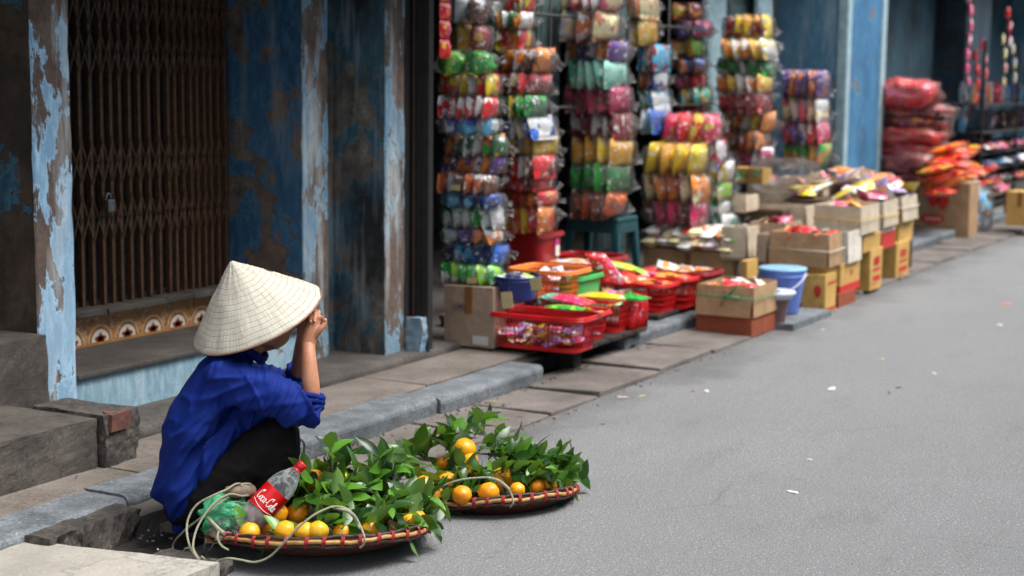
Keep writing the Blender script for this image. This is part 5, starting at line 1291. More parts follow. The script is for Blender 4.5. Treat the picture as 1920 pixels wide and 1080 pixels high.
# conical hat
def strawm():
    t = NT('straw'); vv = t.n('SeparateXYZ', Vector=t.n('UVMap').outputs[0]).outputs
    rad_, ang = vv[1], vv[0]
    rings = t.math('FRACT', t.math('MULTIPLY', rad_, 16.0)); rl = t.ramp(rings, [(0, 0), (.05, .0), (.12, 1), (.9, 1), (1, .5)])
    cv = t.n('CombineXYZ', X=t.math('MULTIPLY', ang, 240.0), Y=t.math('MULTIPLY', rad_, 3.0)).outputs[0]
    fib = t.noise(1.0, 4, .7, cv); rib = t.noise(1.0, 2, .5, t.n('CombineXYZ', X=t.math('MULTIPLY', ang, 60.0), Y=t.math('MULTIPLY', rad_, 2.0)).outputs[0])
    c = t.mix(t.ramp(fib, [(.3, 0), (.7, 1)]), srgb(158, 151, 134), srgb(204, 200, 188))
    c = t.mix(t.ramp(rib, [(.30, .5), (.36, 0)]), c, srgb(150, 128, 100))
    c = t.mix(t.math('MULTIPLY', t.math('SUBTRACT', 1.0, rl), .5), c, srgb(112, 98, 76))
    c = t.mix(t.ramp(t.noise(26, 5, .6), [(.62, 0), (.72, .5)]), c, srgb(140, 104, 72))
    h = t.math('ADD', t.math('MULTIPLY', rl, .8), fib)
    return t.bsdf(c, .62, t.bump(h, .5, .0025))
M_STRAW = strawm(); M_RIM = simple('hat_rim', srgb(134, 96, 80), .6, .2, 60, .3)
ctr = V(481, 593, 0); ctrm = ctr
rimL, rimR = V(363, 645, 0), V(599, 543, 0)
ex = (rimR-rimL).normalized(); rad_h = (rimR-rimL).length/2; ctr = (rimL+rimR)/2
# axis: perpendicular to the rim chord, leaning towards the viewer so that the cone shows its outside
perp = (Vector((0, 0, 1))-ex*ex.z).normalized(); toward = ex.cross(perp); toward = toward if toward.dot(DH) < 0 else -toward
ti = rad(13); axh = (perp*math.cos(ti)+toward*math.sin(ti)).normalized(); ey_ = axh.cross(ex)
hat = thing('conical_hat', ctr, 'pale conical straw hat with stitched rings, worn tilted by the squatting person', 'hat')
b = MB(); NR, NA = 34, 96; vs = []; fs = []
for i in range(NR+1):
    f = i/NR; r = rad_h*(.012+f*.988)
    hgt = .200*(1-f)**.95+.004*math.sin(f*16*2*math.pi)*.25-.006*f*f
    for j in range(NA):
        a = 2*math.pi*j/NA; wv = 1+.006*math.sin(16*a)*f+.010*noise.noise(Vector((math.cos(a)*2, math.sin(a)*2, f*3)))*f
        vs.append(ctr+ex*(r*wv*math.cos(a))+ey_*(r*wv*math.sin(a))+axh*(hgt+.004*noise.noise(Vector((math.cos(a)*3, math.sin(a)*3, f*5)))))
for i in range(NR):
    for j in range(NA):
        k = (j+1) % NA; fs.append((i*NA+j, i*NA+k, (i+1)*NA+k, (i+1)*NA+j))
fs.append(tuple(range(NA))[::-1])
b.add(vs, fs, M_STRAW, True); cone = b.build('straw_cone', hat)
uvl = cone.data.uv_layers.new(name='UVMap')
for p_ in cone.data.polygons:
    js = [cone.data.loops[l].vertex_index % NA for l in p_.loop_indices]
    for l in p_.loop_indices:
        vi = cone.data.loops[l].vertex_index; i, j = divmod(vi, NA)
        jj = j if not (j == 0 and max(js) == NA-1) else NA
        uvl.data[l].uv = (jj/NA, i/NR)
sm = cone.modifiers.new('solid', 'SOLIDIFY'); sm.thickness = .0022; sm.offset = -1
b = MB(); b.tube([ctr+ex*(rad_h*(1+.008*noise.noise(Vector((math.cos(a)*2, math.sin(a)*2, 3))))*math.cos(a))+ey_*(rad_h*math.sin(a))-axh*.005 for a in [2*math.pi*k/72 for k in range(72)]], .0035, M_RIM, 6, closed=True); b.build('hat_rim', hat)
b = MB(); b.tube([V(470, 630, -.1), V(500, 652, -.06), V(520, 653, 0), V(500, 652, .06), V(480, 630, .1)], .004, simple('hat_strap', srgb(120, 60, 80), .6), 6); b.build('chin_strap', hat)

# ------------------------------------------------------------------ fruit trays
M_BAMB = simple('bamboo_strip', srgb(176, 132, 78), .5, .25, 40, .3)
M_BAMD = simple('dark_bamboo', srgb(52, 40, 32), .6, .3, 60, .4)
M_TIE = simple('red_tie', srgb(160, 34, 48), .55, .2, 60, .2)
def weavem():
    t = NT('bamboo_weave'); ch = t.n('TexChecker', Scale=90.0, Vector=t.n('UVMap').outputs[0]); n = t.noise(60, 4, .6)
    c = t.mix(ch.outputs['Fac'], srgb(96, 44, 34), srgb(46, 30, 24)); c = t.mix(t.ramp(n, [(.5, 0), (.7, .6)]), c, srgb(110, 78, 50))
    return t.bsdf(c, .6, t.bump(ch.outputs['Fac'], .5, .003))
M_WEAVE = weavem()
def tray(c, R_, dep, tilt_ax, tilt, label, nt_, a0=0):
    """wide shallow winnowing basket; c = rim centre"""
    c = Vector(c); Q = Matrix.Rotation(tilt, 3, Vector(tilt_ax))
    low = min((c+Q @ Vector((R_*.5*math.cos(a), R_*.5*math.sin(a), -dep))).z for a in [k*.2 for k in range(32)])
    t = thing('bamboo_tray', (c.x, c.y, 0), label, 'fruit tray', 'two round bamboo fruit trays')
    b = MB(); prof = [(0, -dep), (R_*.30, -dep), (R_*.52, -dep*.96), (R_*.74, -dep*.72), (R_*.90, -dep*.36), (R_*.985, 0)]
    rings = []; N = 96
    for r, z in prof: rings.append([c+Q @ Vector((r*math.cos(2*math.pi*k/N), r*math.sin(2*math.pi*k/N), z)) for k in range(N)])
    b.loft(rings, M_WEAVE, cap=False)
    o = b.build('woven_bowl', t); uv = o.data.uv_layers.new(name='UVMap')
    for l in o.data.loops:
        i, k = divmod(l.vertex_index, N); uv.data[l.index].uv = (k/N*1.6, prof[i][0]/R_*.4)
    m = o.modifiers.new('solid', 'SOLIDIFY'); m.thickness = .004
    def hoop(r, z, th, mat, nm, ph=0):
        b = MB(); b.tube([c+Q @ Vector((r*math.cos(a), r*math.sin(a), z+.003*math.sin(9*a+ph)+.0015*math.sin(31*a))) for a in [2*math.pi*k/N for k in range(N)]], th, mat, 8, closed=True); b.build(nm, t)
    hoop(R_*1.0+.005, -.012, .0068, M_BAMB, 'rim_hoop'); hoop(R_*.985-.005, -.008, .0065, M_BAMB, 'rim_hoop', 2); hoop(R_+.001, .001, .0055, M_BAMD, 'rim_hoop', 4); hoop(R_+.002, -.025, .005, M_BAMD, 'rim_hoop', 1)
    for k in range(nt_):
        a = 2*math.pi*(k+random.uniform(-.12, .12))/nt_+a0
        u_ = Vector((math.cos(a), math.sin(a), 0)); tn = Vector((-math.sin(a), math.cos(a), 0))
        b = MB()
        for w_ in (-.004, 0, .004):
            pts = [c+Q @ (u_*(R_+.014*math.cos(q)*1.0)+Vector((0, 0, -.011+.017*math.sin(q)))+tn*(w_+.0025*math.sin(q))) for q in [2*math.pi*j/12 for j in range(12)]]
            b.tube(pts, .0018, M_TIE, 5, closed=True)
        b.build('red_tie', t)
    return t, Q
def leafm(name, a, b_, rough=.28):
    t = NT(name); oi = t.n('ObjectInfo').outputs['Random']; n = t.noise(22, 3, .6)
    c = t.mix(t.ramp(n, [(.35, 0), (.7, 1)]), a, b_)
    g = t.n('NewGeometry').outputs['Random Per Island']
    c = t.mix(t.ramp(g, [(.45, 0), (.9, .85)]), c, srgb(96, 150, 46))
    c = t.mix(t.n('NewGeometry').outputs['Backfacing'], c, srgb(104, 140, 74))
    p = t.n('BsdfPrincipled'); t.t.links.new(c, p.inputs['Base Color']); p.inputs['Roughness'].default_value = rough
    p.inputs['Normal'].default_value = (0, 0, 0)
    nb = t.bump(t.noise(60, 4, .6), .15, .002); t.t.links.new(nb, p.inputs['Normal'])
    tl = t.n('BsdfTranslucent', Color=(.18, .36, .03, 1)); m = t.n('MixShader', i0=.22); t.t.links.new(p.outputs[0], m.inputs[1]); t.t.links.new(tl.outputs[0], m.inputs[2]); t.t.links.new(m.outputs[0], t.out.inputs[0])
    return t.mat
M_LEAF = leafm('citrus_leaf', srgb(10, 36, 15), srgb(26, 66, 24))
M_STEM = simple('green_stem', srgb(70, 96, 46), .6, .2, 40, .2)
def orangem(name, a, b_):
    t = NT(name); oi = t.n('ObjectInfo').outputs['Random']; n = t.noise(9, 3, .5, t.n('VectorMath', _operation='ADD', i0=t.tc.outputs['Object'], i1=t.n('CombineXYZ', X=oi, Y=t.math('MULTIPLY', oi, 7.0)).outputs[0]).outputs[0]); n2 = t.noise(330, 2, .5)
    c = t.mix(t.ramp(n, [(.38, 0), (.66, 1)]), a, b_); c = t.mix(t.ramp(oi, [(.2, 0), (1, .5)]), c, srgb(232, 150, 22))
    return t.bsdf(c, .38, t.bump(n2, .25, .0015), Subsurface__Weight=.08, Subsurface__Radius=(.01, .005, .001))
M_ORY = orangem('yellow_orange_peel', srgb(236, 158, 20), srgb(220, 176, 30)); M_ORO = orangem('orange_peel', srgb(234, 138, 14), srgb(238, 164, 24))
def leaf(b, p, d, n_, L, w_, curl, rr):
    d = d.normalized(); s = d.cross(n_).normalized(); n_ = s.cross(d).normalized()
    vs = []; fs = []; K = 7; fold = rr.uniform(.15, .5); tw = rr.uniform(-.5, .5)
    for i in range(K+1):
        t = i/K; ww = w_*(math.sin(math.pi*min(1, t**.85*1.02))**.8)*(1 if t < .97 else .1)
        if i == 0: ww = w_*.04
        q = p+d*(L*t)+n_*(curl*L*(t*t)*-1)
        a = tw*t; s2 = s*math.cos(a)+n_*math.sin(a); n2 = n_*math.cos(a)-s*math.sin(a)
        rip = .05*w_*math.sin(t*14+p.x*100)
        vs += [q-s2*ww+n2*(ww*fold+rip), q, q+s2*ww+n2*(ww*fold-rip)]
    for i in range(K):
        for j in (0, 1): a = 3*i+j; fs.append((a, a+1, a+4, a+3))
    b.add(vs, fs, M_LEAF, True)
def twig(p, d, L, nl, rr, label, group, lsz=.075):
    p = Vector(p); d = Vector(d).normalized(); t = thing('leafy_twig', p, label, 'leafy twig', group)
    sag = rr.uniform(.0, .35); side = d.orthogonal().normalized()
    pts = [p+d*(L*k/6)+Vector((0, 0, -sag*L*(k/6)**2))+side*(.006*math.sin(k*1.7+p.x*50)) for k in range(7)]
    b = MB(); b.tube(pts, [.0026-.0003*k for k in range(7)], M_STEM, 6); b.build('stem', t)
    b = MB()
    for k in range(nl):
        f = (k+.6)/nl; i = min(5, int(f*6)); q = pts[i].lerp(pts[i+1], f*6-i) if i < 6 else pts[-1]
        a = k*2.4+rr.uniform(-.5, .5); u_ = d.orthogonal().normalized(); v_ = d.cross(u_)
        out = u_*math.cos(a)+v_*math.sin(a); dd = (out*rr.uniform(.7, 1.1)+d*rr.uniform(.25, .9)+Vector((0, 0, rr.uniform(-.1, .35))))
        nn = (Vector((0, 0, 1))*.8+Vector((rr.gauss(0, .5), rr.gauss(0, .5), rr.gauss(0, .4)))).normalized()
        if abs(nn.dot(dd.normalized())) > .95: nn = Vector((1, 0, .2))
        leaf(b, q, dd, nn, lsz*rr.uniform(.7, 1.35), lsz*.285*rr.uniform(.75, 1.25), rr.uniform(-.1, .45), rr)
    b.build('leaves', t); return t
T1 = V(604, 975, -.17); 
DT = lambda u, v, d: (lambda r: CP+r*(d/r.dot(DH)))(ray(u, v))
# tray 1 nearer, tray 2 behind to the right
d1 = D0-.13; c1 = DT(603, 978, d1); R1_ = (DT(810, 980, d1)-DT(395, 985, d1)).length/2
d2 = D0+.36; c2 = DT(925, 922, d2); R2_ = (DT(1077, 918, d2)-DT(773, 930, d2)).length/2
t1, Q1 = tray(c1, R1_, .085, RH, rad(-7.5), 'nearer round bamboo tray with red ties, carrying leafy oranges and the bottle', 40)
# roll about the view direction lifts the right side of the second tray
axr = (RH*rad(-11)+DH*rad(3.2)*-1); t2, Q2 = tray(c2, R2_, .09, axr.normalized(), axr.length, 'farther round bamboo tray with red ties, heaped with leafy oranges, tilted', 36, .1)
def fruit(u, v, d, r, m, label, group, k):
    r *= 1.06; d -= .045 if ('hidden' not in label and v < 950) else 0; c = DT(u, v+(1 if r > .035 else -2), d); b = MB(); b.ell(c, r, r, r*.92, m, 24, 16, lump=.07, seed=k); o = b.build('orange_fruit', None, label, 'orange', group)
    return o
g1 = 'oranges in the nearer tray'; g2 = 'oranges in the farther tray'
for k, (u, v, dd, r, y, lb) in enumerate(((588, 900, .10, .036, 1, 'large orange half hidden in leaves right of the bottle cap'), (637, 903, .08, .037, 1, 'large yellow orange at the top of the nearer tray'), (655, 908, .10, .034, 1, 'yellow orange touching the topmost one of the nearer tray'), (672, 938, .06, .03, 0, None), (628, 945, .08, .036, 1, None),
    (518, 962, -.05, .034, 0, 'orange beside the lower end of the red bottle label'), (468, 1000, -.20, .030, 1, None), (535, 998, -.22, .032, 1, None), (572, 999, -.25, .030, 1, 'left one of two touching yellow oranges at the near rim'), (596, 998, -.26, .031, 1, 'right one of two touching yellow oranges at the near rim'),
    (642, 1000, -.22, .028, 1, None), (692, 995, -.22, .035, 1, 'yellow orange with a green flush at the near rim'), (745, 945, .02, .036, 0, 'deep orange fruit standing at the right back of the nearer tray'), (783, 972, -.12, .024, 1, 'yellow orange at the right end of the nearer tray'), (768, 978, -.16, .024, 1, 'small yellow orange left of the one at the right end'), (715, 960, -.02, .034, 0, None), (560, 960, .0, .035, 0, None), (500, 985, -.05, .03, 0, None), (600, 970, .0, .036, 0, None), (660, 975, -.04, .036, 0, None))):
    fruit(u, v, d1+dd, r, M_ORY if y else M_ORO, lb or 'orange mostly hidden under leaves in the nearer tray', g1, k)
for k, (u, v, dd, r, y, lb) in enumerate(((871, 841, .05, .039, 1, 'large yellow orange crowning the farther tray'), (880, 866, .02, .030, 1, 'yellow orange just below the crowning one'), (832, 871, .06, .026, 0, None), (794, 912, -.10, .033, 0, 'deep orange fruit at the left of the farther tray'), (838, 906, -.05, .040, 0, 'large orange fruit above the rope of the farther tray'), (881, 885, 0, .031, 1, 'yellow orange under the leaf in the middle of the farther tray'),
    (815, 931, -.16, .033, 0, None), (866, 930, -.20, .032, 0, 'orange at the near rim left of the rope knot'), (916, 922, -.2, .034, 0, 'orange at the near rim behind the rope'), (938, 890, -.02, .036, 1, 'yellow green orange in the middle right of the farther tray'), (943, 902, -.08, .036, 0, None), (944, 854, .10, .02, 1, None), (970, 920, -.18, .025, 0, 'small orange right of the rope knot'), (1017, 882, .02, .038, 1, 'orange under pale leaves at the right of the farther tray'), (1030, 912, -.06, .030, 0, 'orange at the right rim of the farther tray'), (1008, 915, -.12, .028, 0, None), (970, 892, 0, .034, 0, None), (900, 905, .02, .036, 0, None), (855, 895, .06, .036, 0, None))):
    fruit(u, v, d2+dd, r, M_ORY if y else M_ORO, lb or 'orange mostly hidden under leaves in the farther tray', g2, k+40)
rr = random.Random(12)
def twigs(spec, d, lab, grp):
    for (u, v, dd, au, av, L, nl) in spec:
        p = DT(u, v+3, d+dd); dr = RH*au*1.1+Vector((0, 0, av*.62))+DH*rr.uniform(-.5, .5)
        twig(p, dr, L, nl, rr, lab, grp, .076)
sp1 = [(600, 905, .02, -.5, .8, .10, 5), (620, 890, .05, 0, 1, .11, 5), (622, 880, .0, .02, 1, .08, 3), (575, 890, .05, -1, .6, .09, 5), (660, 890, .05, .6, .4, .10, 6), (680, 905, .0, .6, .3, .11, 6), (700, 890, .08, .3, .8, .11, 5), (715, 880, .05, -.1, 1, .09, 4), (735, 900, .08, .4, .8, .12, 6), (640, 935, -.1, .5, .1, .1, 6), (600, 950, -.15, -.2, .1, .1, 6), (560, 945, -.12, -.6, .2, .1, 5),
       (545, 975, -.18, -.6, .0, .11, 6), (500, 975, -.2, .6, .0, .08, 5), (690, 945, -.12, .6, 0, .12, 7), (720, 930, -.05, .7, .1, .12, 7), (740, 965, -.15, .8, -.1, .1, 6), (650, 970, -.2, .5, -.1, .1, 6), (620, 925, -.08, .2, .2, .1, 6), (690, 925, -.02, -.3, .3, .1, 6), (575, 925, -.05, .5, .3, .1, 5), (760, 940, -.05, .5, .0, .1, 6), (600, 985, -.22, .7, .0, .08, 5), (520, 940, .0, -.4, .5, .07, 4), (730, 985, -.2, .9, -.1, .08, 5), (655, 900, .1, -.2, .6, .1, 6), (560, 915, .03, -.3, .6, .08, 5), (665, 955, -.15, -.5, .1, .1, 6), (700, 975, -.2, .2, .1, .09, 5)]
sp2 = [(780, 880, .02, -.2, 1, .10, 6), (770, 870, .05, -.6, .6, .1, 5), (800, 860, .05, .1, 1, .1, 6), (830, 860, .02, .5, .8, .1, 5), (845, 850, .05, -.3, 1, .09, 5), (880, 825, .05, .0, 1, .09, 6), (890, 815, .05, .3, .9, .09, 6), (905, 830, .05, .7, .4, .12, 7), (915, 850, 0, .6, .3, .12, 7), (940, 850, .03, .8, .3, .12, 7), (960, 855, .03, .7, .4, .12, 7), (985, 865, .03, .7, .3, .11, 6), (1010, 875, .05, .8, .3, .12, 6), (1040, 885, .0, 1, .2, .11, 6), (1050, 895, .0, 1, .1, .08, 4), (900, 880, -.1, .4, .0, .1, 6), (870, 900, -.12, -.3, .1, .09, 5),
       (930, 875, -.05, .5, .1, .1, 6), (975, 890, -.08, .5, .1, .1, 7), (1000, 905, -.1, .7, .0, .09, 6), (820, 900, -.08, .4, .2, .09, 5), (790, 900, -.05, -.5, .3, .1, 6), (800, 935, -.15, .5, .1, .08, 4), (850, 880, .02, .3, .3, .1, 6), (960, 875, .0, -.2, .5, .1, 6), (1020, 900, -.05, .5, .3, .08, 5), (905, 800, .1, .2, .6, .08, 5), (855, 915, -.15, .6, .2, .08, 4), (1030, 870, .1, .4, .5, .1, 5)]
def more(spec, n, seed):
    q = random.Random(seed); out = []
    for k in range(n):
        a = q.choice(spec); out.append((a[0]+q.uniform(-22, 22), a[1]+q.uniform(-6, 16), a[2]+q.uniform(-.06, .08), a[3]+q.uniform(-.6, .6), a[4]*.7+q.uniform(-.1, .2), a[5]*.9, a[6]))
    return spec+out
sp1 = more(sp1, 18, 3); sp2 = more(sp2, 16, 4)
sp1 = [q for q in sp1 if not (q[0] < 606 and q[1] < 984 and q[2] < .03) or (q[0] > 570 and q[2] > -.02)]
q_ = random.Random(31)
for k in range(26):       # low leaves that bed the fruit
    u = q_.uniform(560, 785); sp1.append((u, 955+q_.uniform(-30, 14), q_.uniform(-.08, .14), q_.uniform(-.9, .9), q_.uniform(-.1, .15), .07, 5))
sp1 += [(575, 925, .12, -.3, .5, .08, 5), (592, 915, .14, .2, .5, .08, 5), (560, 930, .14, -.4, .4, .07, 4), (606, 925, .02, .3, .3, .08, 5), (612, 950, -.02, .2, .2, .08, 5), (600, 940, .02, -.3, .2, .06, 4), (590, 975, -.20, .8, .0, .06, 3), (545, 990, -.22, -.8, .0, .05, 3), (500, 990, -.18, .8, .1, .06, 3), (640, 985, -.24, .7, .0, .06, 4), (480, 985, -.12, -.6, .1, .06, 3), (570, 955, .0, .3, .3, .07, 4)]
for k in range(30):
    u = q_.uniform(790, 1060); sp2.append((u, 905+q_.uniform(-30, 12), q_.uniform(-.14, .12), q_.uniform(-.9, .9), q_.uniform(-.1, .15), .07, 5))
twigs(sp1, d1, 'leafy citrus twig among the oranges of the nearer tray', 'leafy twigs in the nearer tray'); twigs(sp2, d2, 'leafy citrus twig among the oranges of the farther tray', 'leafy twigs in the farther tray')

# ------------------------------------------------------------------ bottle with its red label
M_CAP = plastic('bottle_cap_red', (214, 36, 48)); M_LBL = plastic('bottle_label_red', (202, 16, 24), .35); M_LW = plastic('bottle_label_white', (235, 228, 226), .4)
def petm():
    t = NT('clear_bottle'); p = t.n('BsdfPrincipled'); p.inputs['Base Color'].default_value = (.8, .85, .85, 1); p.inputs['Roughness'].default_value = .06
    tr = t.n('BsdfTransparent'); tr.inputs[0].default_value = (.93, .95, .95, 1); fr = t.n('Fresnel', IOR=1.45).outputs[0]
    nb = t.ramp(t.noise(18, 5, .6), [(.45, .05), (.52, .25), (.6, .06)]); m = t.n('MixShader'); t.t.links.new(t.math('ADD', fr, nb, True), m.inputs[0]); t.t.links.new(tr.outputs[0], m.inputs[1]); t.t.links.new(p.outputs[0], m.inputs[2]); t.t.links.new(m.outputs[0], t.out.inputs[0]); return t.mat
M_PET = petm()
B0 = DT(462, 982, d1-.09); B1 = DT(566, 872, d1-.05); axb = (B1-B0).normalized(); LB = (B1-B0).length; RB = .0445
xb = (DH*-1); xb = (xb-axb*xb.dot(axb)).normalized(); yb = axb.cross(xb); MBX = Matrix((xb, yb, axb)).transposed()
bot = thing('plastic_bottle', B0, 'large clear plastic bottle with a red cap and red label leaning in the nearer tray', 'bottle')
b = MB(); b.lathe(B0, [(0, .006), (RB*.6, 0), (RB*.96, .008), (RB, .02), (RB*.985, LB*.18), (RB, LB*.22), (RB, LB*.60), (RB*.97, LB*.66), (RB*.8, LB*.76), (RB*.5, LB*.86), (RB*.34, LB*.91), (RB*.32, LB*.93)], M_PET, 32, MBX); b.build('bottle_body', bot)
b = MB(); b.lathe(B0+axb*LB*.925, [(0, .026), (.0135, .026), (.0155, .023), (.0155, 0), (.0, 0)], M_CAP, 20, MBX); b.lathe(B0+axb*LB*.905, [(.017, .0), (.017, .004), (.012, .005)], M_CAP, 20, MBX); b.build('cap', bot)
b = MB(); b.lathe(B0, [(RB*1.012, LB*.24), (RB*1.012, LB*.56)], M_LBL, 40, MBX); lbl = b.build('label_band', bot)
def blue_liq():
    pass
b = MB(); b.lathe(B0, [(0, .01), (RB*.9, .012), (RB*.93, LB*.16), (RB*.93, LB*.20), (0, LB*.22)], simple('pinkish_cloudy_liquid', srgb(206, 170, 168), .3), 24, MBX); b.build('contents', bot)
# script lettering: pen strokes in label space (x along the girth, y up the bottle), word reads across
STR = {
 'C': [[(.62, .82), (.5, 1.0), (.25, .95), (.06, .6), (.08, .2), (.3, 0), (.55, .08), (.72, .3)], [(.5, 1.0), (.72, 1.1), (.6, .75)]],
 'o': [[(.3, .5), (.1, .42), (.05, .18), (.2, 0), (.4, .1), (.42, .38), (.3, .5), (.5, .42)]],
 'c': [[(.4, .42), (.25, .5), (.06, .3), (.1, .05), (.28, 0), (.48, .15)]],
 'a': [[(.4, .45), (.2, .5), (.05, .25), (.15, 0), (.35, .15), (.42, .5), (.4, .1), (.55, .05)]],
 'l': [[(.05, .1), (.3, .7), (.28, 1.0), (.15, .9), (.1, .3), (.2, 0), (.38, .12)]], '-': [[(.05, .28), (.3, .32)]]}
b = MB(); cx = 0; word = []
adv = {'C': .78, 'o': .5, 'c': .5, 'a': .58, 'l': .4, '-': .38}
for ch in 'Coca-Cola':
    for st_ in STR[ch]: word.append([(x+cx, y) for x, y in st_])
    cx += adv[ch]
ls = .078/cx; hgt = .030; A0 = -(cx*ls)/2-.006
def onlab(x, y, o=.0012):
    s = A0+x*ls-.004; yy = LB*.385+(y-.5)*hgt-(x/cx-.5)*.006; th = s/(RB*1.012)
    return B0+MBX @ Vector(((RB*1.012+o)*math.cos(th), (RB*1.012+o)*math.sin(th), yy))
for st_ in word:
    pts = []
    for i in range(len(st_)-1):
        i0, i3 = max(0, i-1), min(len(st_)-1, i+2)
        for k in range(4):
            t = k/4; f = lambda a, b_, c_, d_: .5*((2*b_)+(c_-a)*t+(2*a-5*b_+4*c_-d_)*t*t+(3*b_-a-3*c_+d_)*t**3)
            pts.append((f(st_[i0][0], st_[i][0], st_[i+1][0], st_[i3][0]), f(st_[i0][1], st_[i][1], st_[i+1][1], st_[i3][1])))
    pts.append(st_[-1]); b.tube([onlab(*q) for q in pts], .0014, M_LW, 5)
b.tube([onlab(x, -.25-.25*math.sin(x/cx*3.1)) for x in np.linspace(-.3, cx+.3, 24)], .0010, M_LW, 5)
b.build('label_lettering', lbl)

# green bag, clear bag, peg, ropes
def gbagm():
    t = NT('green_bag_film'); n = t.noise(14, 5, .6, None, 1.0); c = t.mix(t.ramp(n, [(.35, 0), (.65, 1)]), (.01, .36, .12), (.14, .72, .36))
    c = t.mix(t.ramp(t.noise(30, 6, .7), [(.6, 0), (.7, .5)]), c, (.6, .8, .7))
    return t.bsdf(c, .18, t.bump(n, 1.0, .02), Alpha=.82, Coat__Weight=.5)
M_GBAG = gbagm()
b = MB(); shell(b, DT(432, 962, d1-.03), .092, .075, .068, M_GBAG, 3, n=40, k=24, lump=.30, p=2.4); gb = b.build('green_plastic_bag', None, 'crumpled green plastic bag at the left end of the nearer tray', 'plastic bag')
b = MB(); b.ell(DT(432, 972, d1+.0), .07, .055, .05, simple('bag_filling', srgb(60, 120, 70), .6), 16, 10, lump=.3); b.build('filling', gb)
b = MB(); shell(b, DT(432, 990, d1-.16), .07, .05, .03, M_FILM, 8, n=26, k=16, lump=.35, p=2.2); b.build('clear_plastic_bag', None, 'crumpled clear plastic bag under the leaves at the left rim of the nearer tray', 'plastic bag')
M_PEG = simple('grey_driftwood', srgb(122, 106, 90), .8, .3, 50, .6)
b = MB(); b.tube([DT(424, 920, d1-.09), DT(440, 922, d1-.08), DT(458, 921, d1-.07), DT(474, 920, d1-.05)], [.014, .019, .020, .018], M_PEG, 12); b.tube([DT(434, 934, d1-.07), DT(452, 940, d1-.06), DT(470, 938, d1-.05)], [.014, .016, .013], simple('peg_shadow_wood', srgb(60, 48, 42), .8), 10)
b.build('wooden_peg', None, 'short grey wooden peg lying on the green plastic bag, wrapped in rope', 'peg')
M_ROPE = simple('pale_braided_rope', srgb(148, 146, 122), .75, .2, 120, .4)
def rope(name, pts, d, label, r=.0034, parts=()):
    P = []
    for q in pts:
        u, v = q[:2]; dd = q[2] if len(q) > 2 else 0
        g = G(u, v, r*1.6).dot(DH); P.append(DT(u, v, min(d+dd, g)))
    Q = []
    for i in range(len(P)-1):
        i0, i3 = max(0, i-1), min(len(P)-1, i+2)
        for k in range(14):
            t = k/14; Q.append(.5*((2*P[i])+(P[i+1]-P[i0])*t+(2*P[i0]-5*P[i]+4*P[i+1]-P[i3])*t*t+(3*P[i]-P[i0]-3*P[i+1]+P[i3])*t**3))
    Q.append(P[-1]); L = [0]
    for a, c_ in zip(Q[:-1], Q[1:]): L.append(L[-1]+(c_-a).length)
    n = int(L[-1]/.0025); R_ = []; j = 0
    for i in range(n):
        s = L[-1]*i/n
        while L[j+1] < s: j += 1
        R_.append(Q[j].lerp(Q[j+1], (s-L[j])/max(1e-9, L[j+1]-L[j])))
    b = MB()
    for ph in (0, 2.094, 4.189):
        pp = []; prev = Vector((0, 0, 1))
        for i, q in enumerate(R_):
            t = (R_[min(i+1, n-1)]-R_[max(i-1, 0)]).normalized(); a = (prev-t*prev.dot(t))
            a = a.normalized() if a.length > 1e-5 else t.orthogonal().normalized(); prev = a; e = t.cross(a); an = ph+i*.0025/.016*2*math.pi
            pp.append(q+a*(r*.52*math.cos(an))+e*(r*.52*math.sin(an)))
        b.tube(pp, r*.62, M_ROPE, 5)
    return b
b = rope('r', [(478, 925, -.05), (455, 930, -.1), (430, 927, -.12), (400, 945, -.16), (372, 985, -.2), (362, 1022, -.25), (370, 1046, -.3), (388, 1062, -.3), (410, 1052, -.3), (428, 1047, -.32), (452, 1050, -.32), (478, 1054, -.33), (505, 1044, -.34), (530, 1020, -.36), (555, 993, -.36), (585, 968, -.35), (612, 954, -.33), (628, 950, -.32), (648, 953, -.31), (664, 966, -.32), (675, 985, -.34), (683, 1006, -.37), (682, 1020, -.37), (674, 1028, -.36)], d1, '')
rp = b.build('carrying_rope', None, 'long pale braided rope looping from the peg over the near rim of the nearer tray', 'rope')
b = rope('r', [(625, 951, -.315), (640, 955, -.315), (655, 960, -.315), (668, 975, -.32), (676, 992, -.35)], d1, '', r=.0052); b.build('rope_wrap', rp)
b = rope('r', [(470, 912, -.03), (445, 907, -.08), (425, 918, -.12), (402, 928, -.15), (372, 944, -.15), (356, 965, -.16), (350, 990, -.18), (354, 1018, -.22), (364, 1040, -.26), (378, 1058, -.28), (384, 1050, -.3), (376, 1042, -.3)], d1, '')
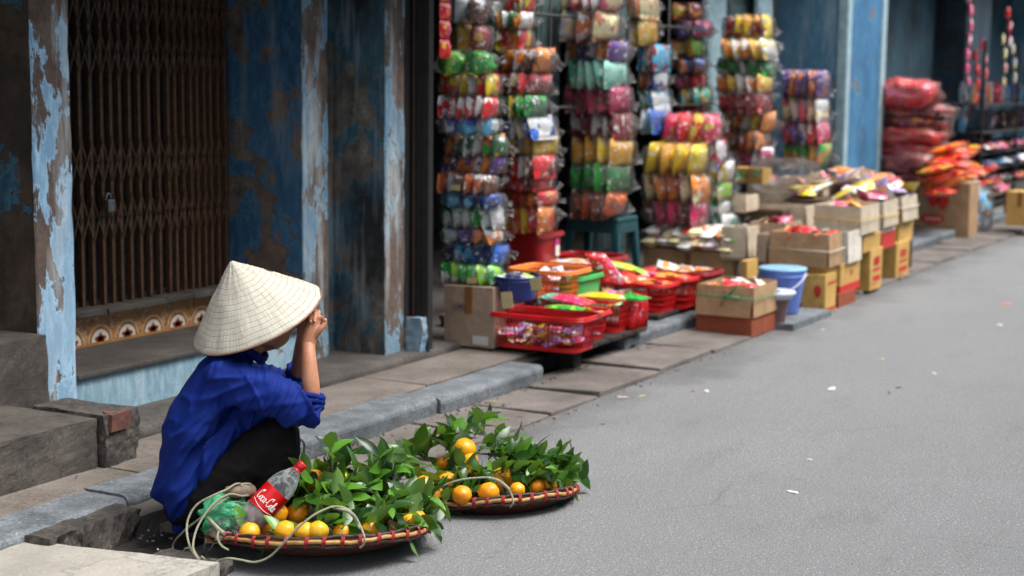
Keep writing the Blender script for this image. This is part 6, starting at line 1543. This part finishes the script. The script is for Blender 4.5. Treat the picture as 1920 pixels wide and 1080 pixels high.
b.build('carrying_rope', None, 'second rope loop hanging left of the green bag down to the ground', 'rope')
b = rope('r', [(428, 932, -.12), (405, 948, -.15), (385, 965, -.16), (358, 985, -.1), (338, 1003, -.02), (326, 1018, .05), (324, 1030, .06)], d1, ''); b.build('carrying_rope', None, 'short rope end trailing left onto the ground beside the person', 'rope')
b = rope('r', [(344, 1052, 0), (344, 1036, -.1), (350, 1028, -.12), (362, 1030, -.14), (372, 1045, -.2), (392, 1061, -.2)], d1, ''); b.build('carrying_rope', None, 'small rope loop standing at the corner of the pale ramp slab', 'rope')
b = rope('r', [(468, 940, -.0), (480, 922, -.02), (468, 908, -.05), (452, 910, -.08), (470, 916, -.06), (476, 930, -.05), (462, 944, -.07), (440, 941, -.1)], d1, '', r=.0042); b.build('rope_wrap', None, 'rope wound round the grey wooden peg on the green bag', 'rope')
b = rope('r', [(390, 972, -.12), (402, 984, -.2), (412, 994, -.28), (420, 1000, -.32)], d1, '', r=.0058); b2 = b.build('rope_knot', None, 'thick rope knot binding the left rim of the nearer tray', 'rope')
b = rope('r', [(410, 996, -.3), (408, 1010, -.32), (416, 1024, -.33), (430, 1032, -.33)], d1, '', r=.003); b.build('rope_end', b2)
b = rope('r', [(776, 950, -.2), (786, 935, -.24), (800, 926, -.27), (830, 911, -.30), (862, 900, -.31), (895, 896, -.31), (918, 896, -.31), (938, 904, -.31), (952, 916, -.32), (960, 930, -.33), (962, 942, -.34), (956, 952, -.33)], d2, '')
r2 = b.build('carrying_rope', None, 'pale rope arching over the near rim of the farther tray', 'rope')
b = rope('r', [(915, 896, -.31), (932, 900, -.31), (948, 911, -.315), (956, 920, -.325)], d2, '', r=.0052); b.build('rope_wrap', r2)
b = MB()
for pts in (((386, 1010), (382, 1030), (377, 1046)), ((402, 1018), (392, 1032), (380, 1042))):
    b.tube([DT(u, v, min(d1-.25, G(u, v, .004).dot(DH))) for u, v in pts], .0022, M_SMOKE, 5)
b.build('dark_cord', None, 'thin dark cord hanging from the left rim of the nearer tray to the ground', 'cord')
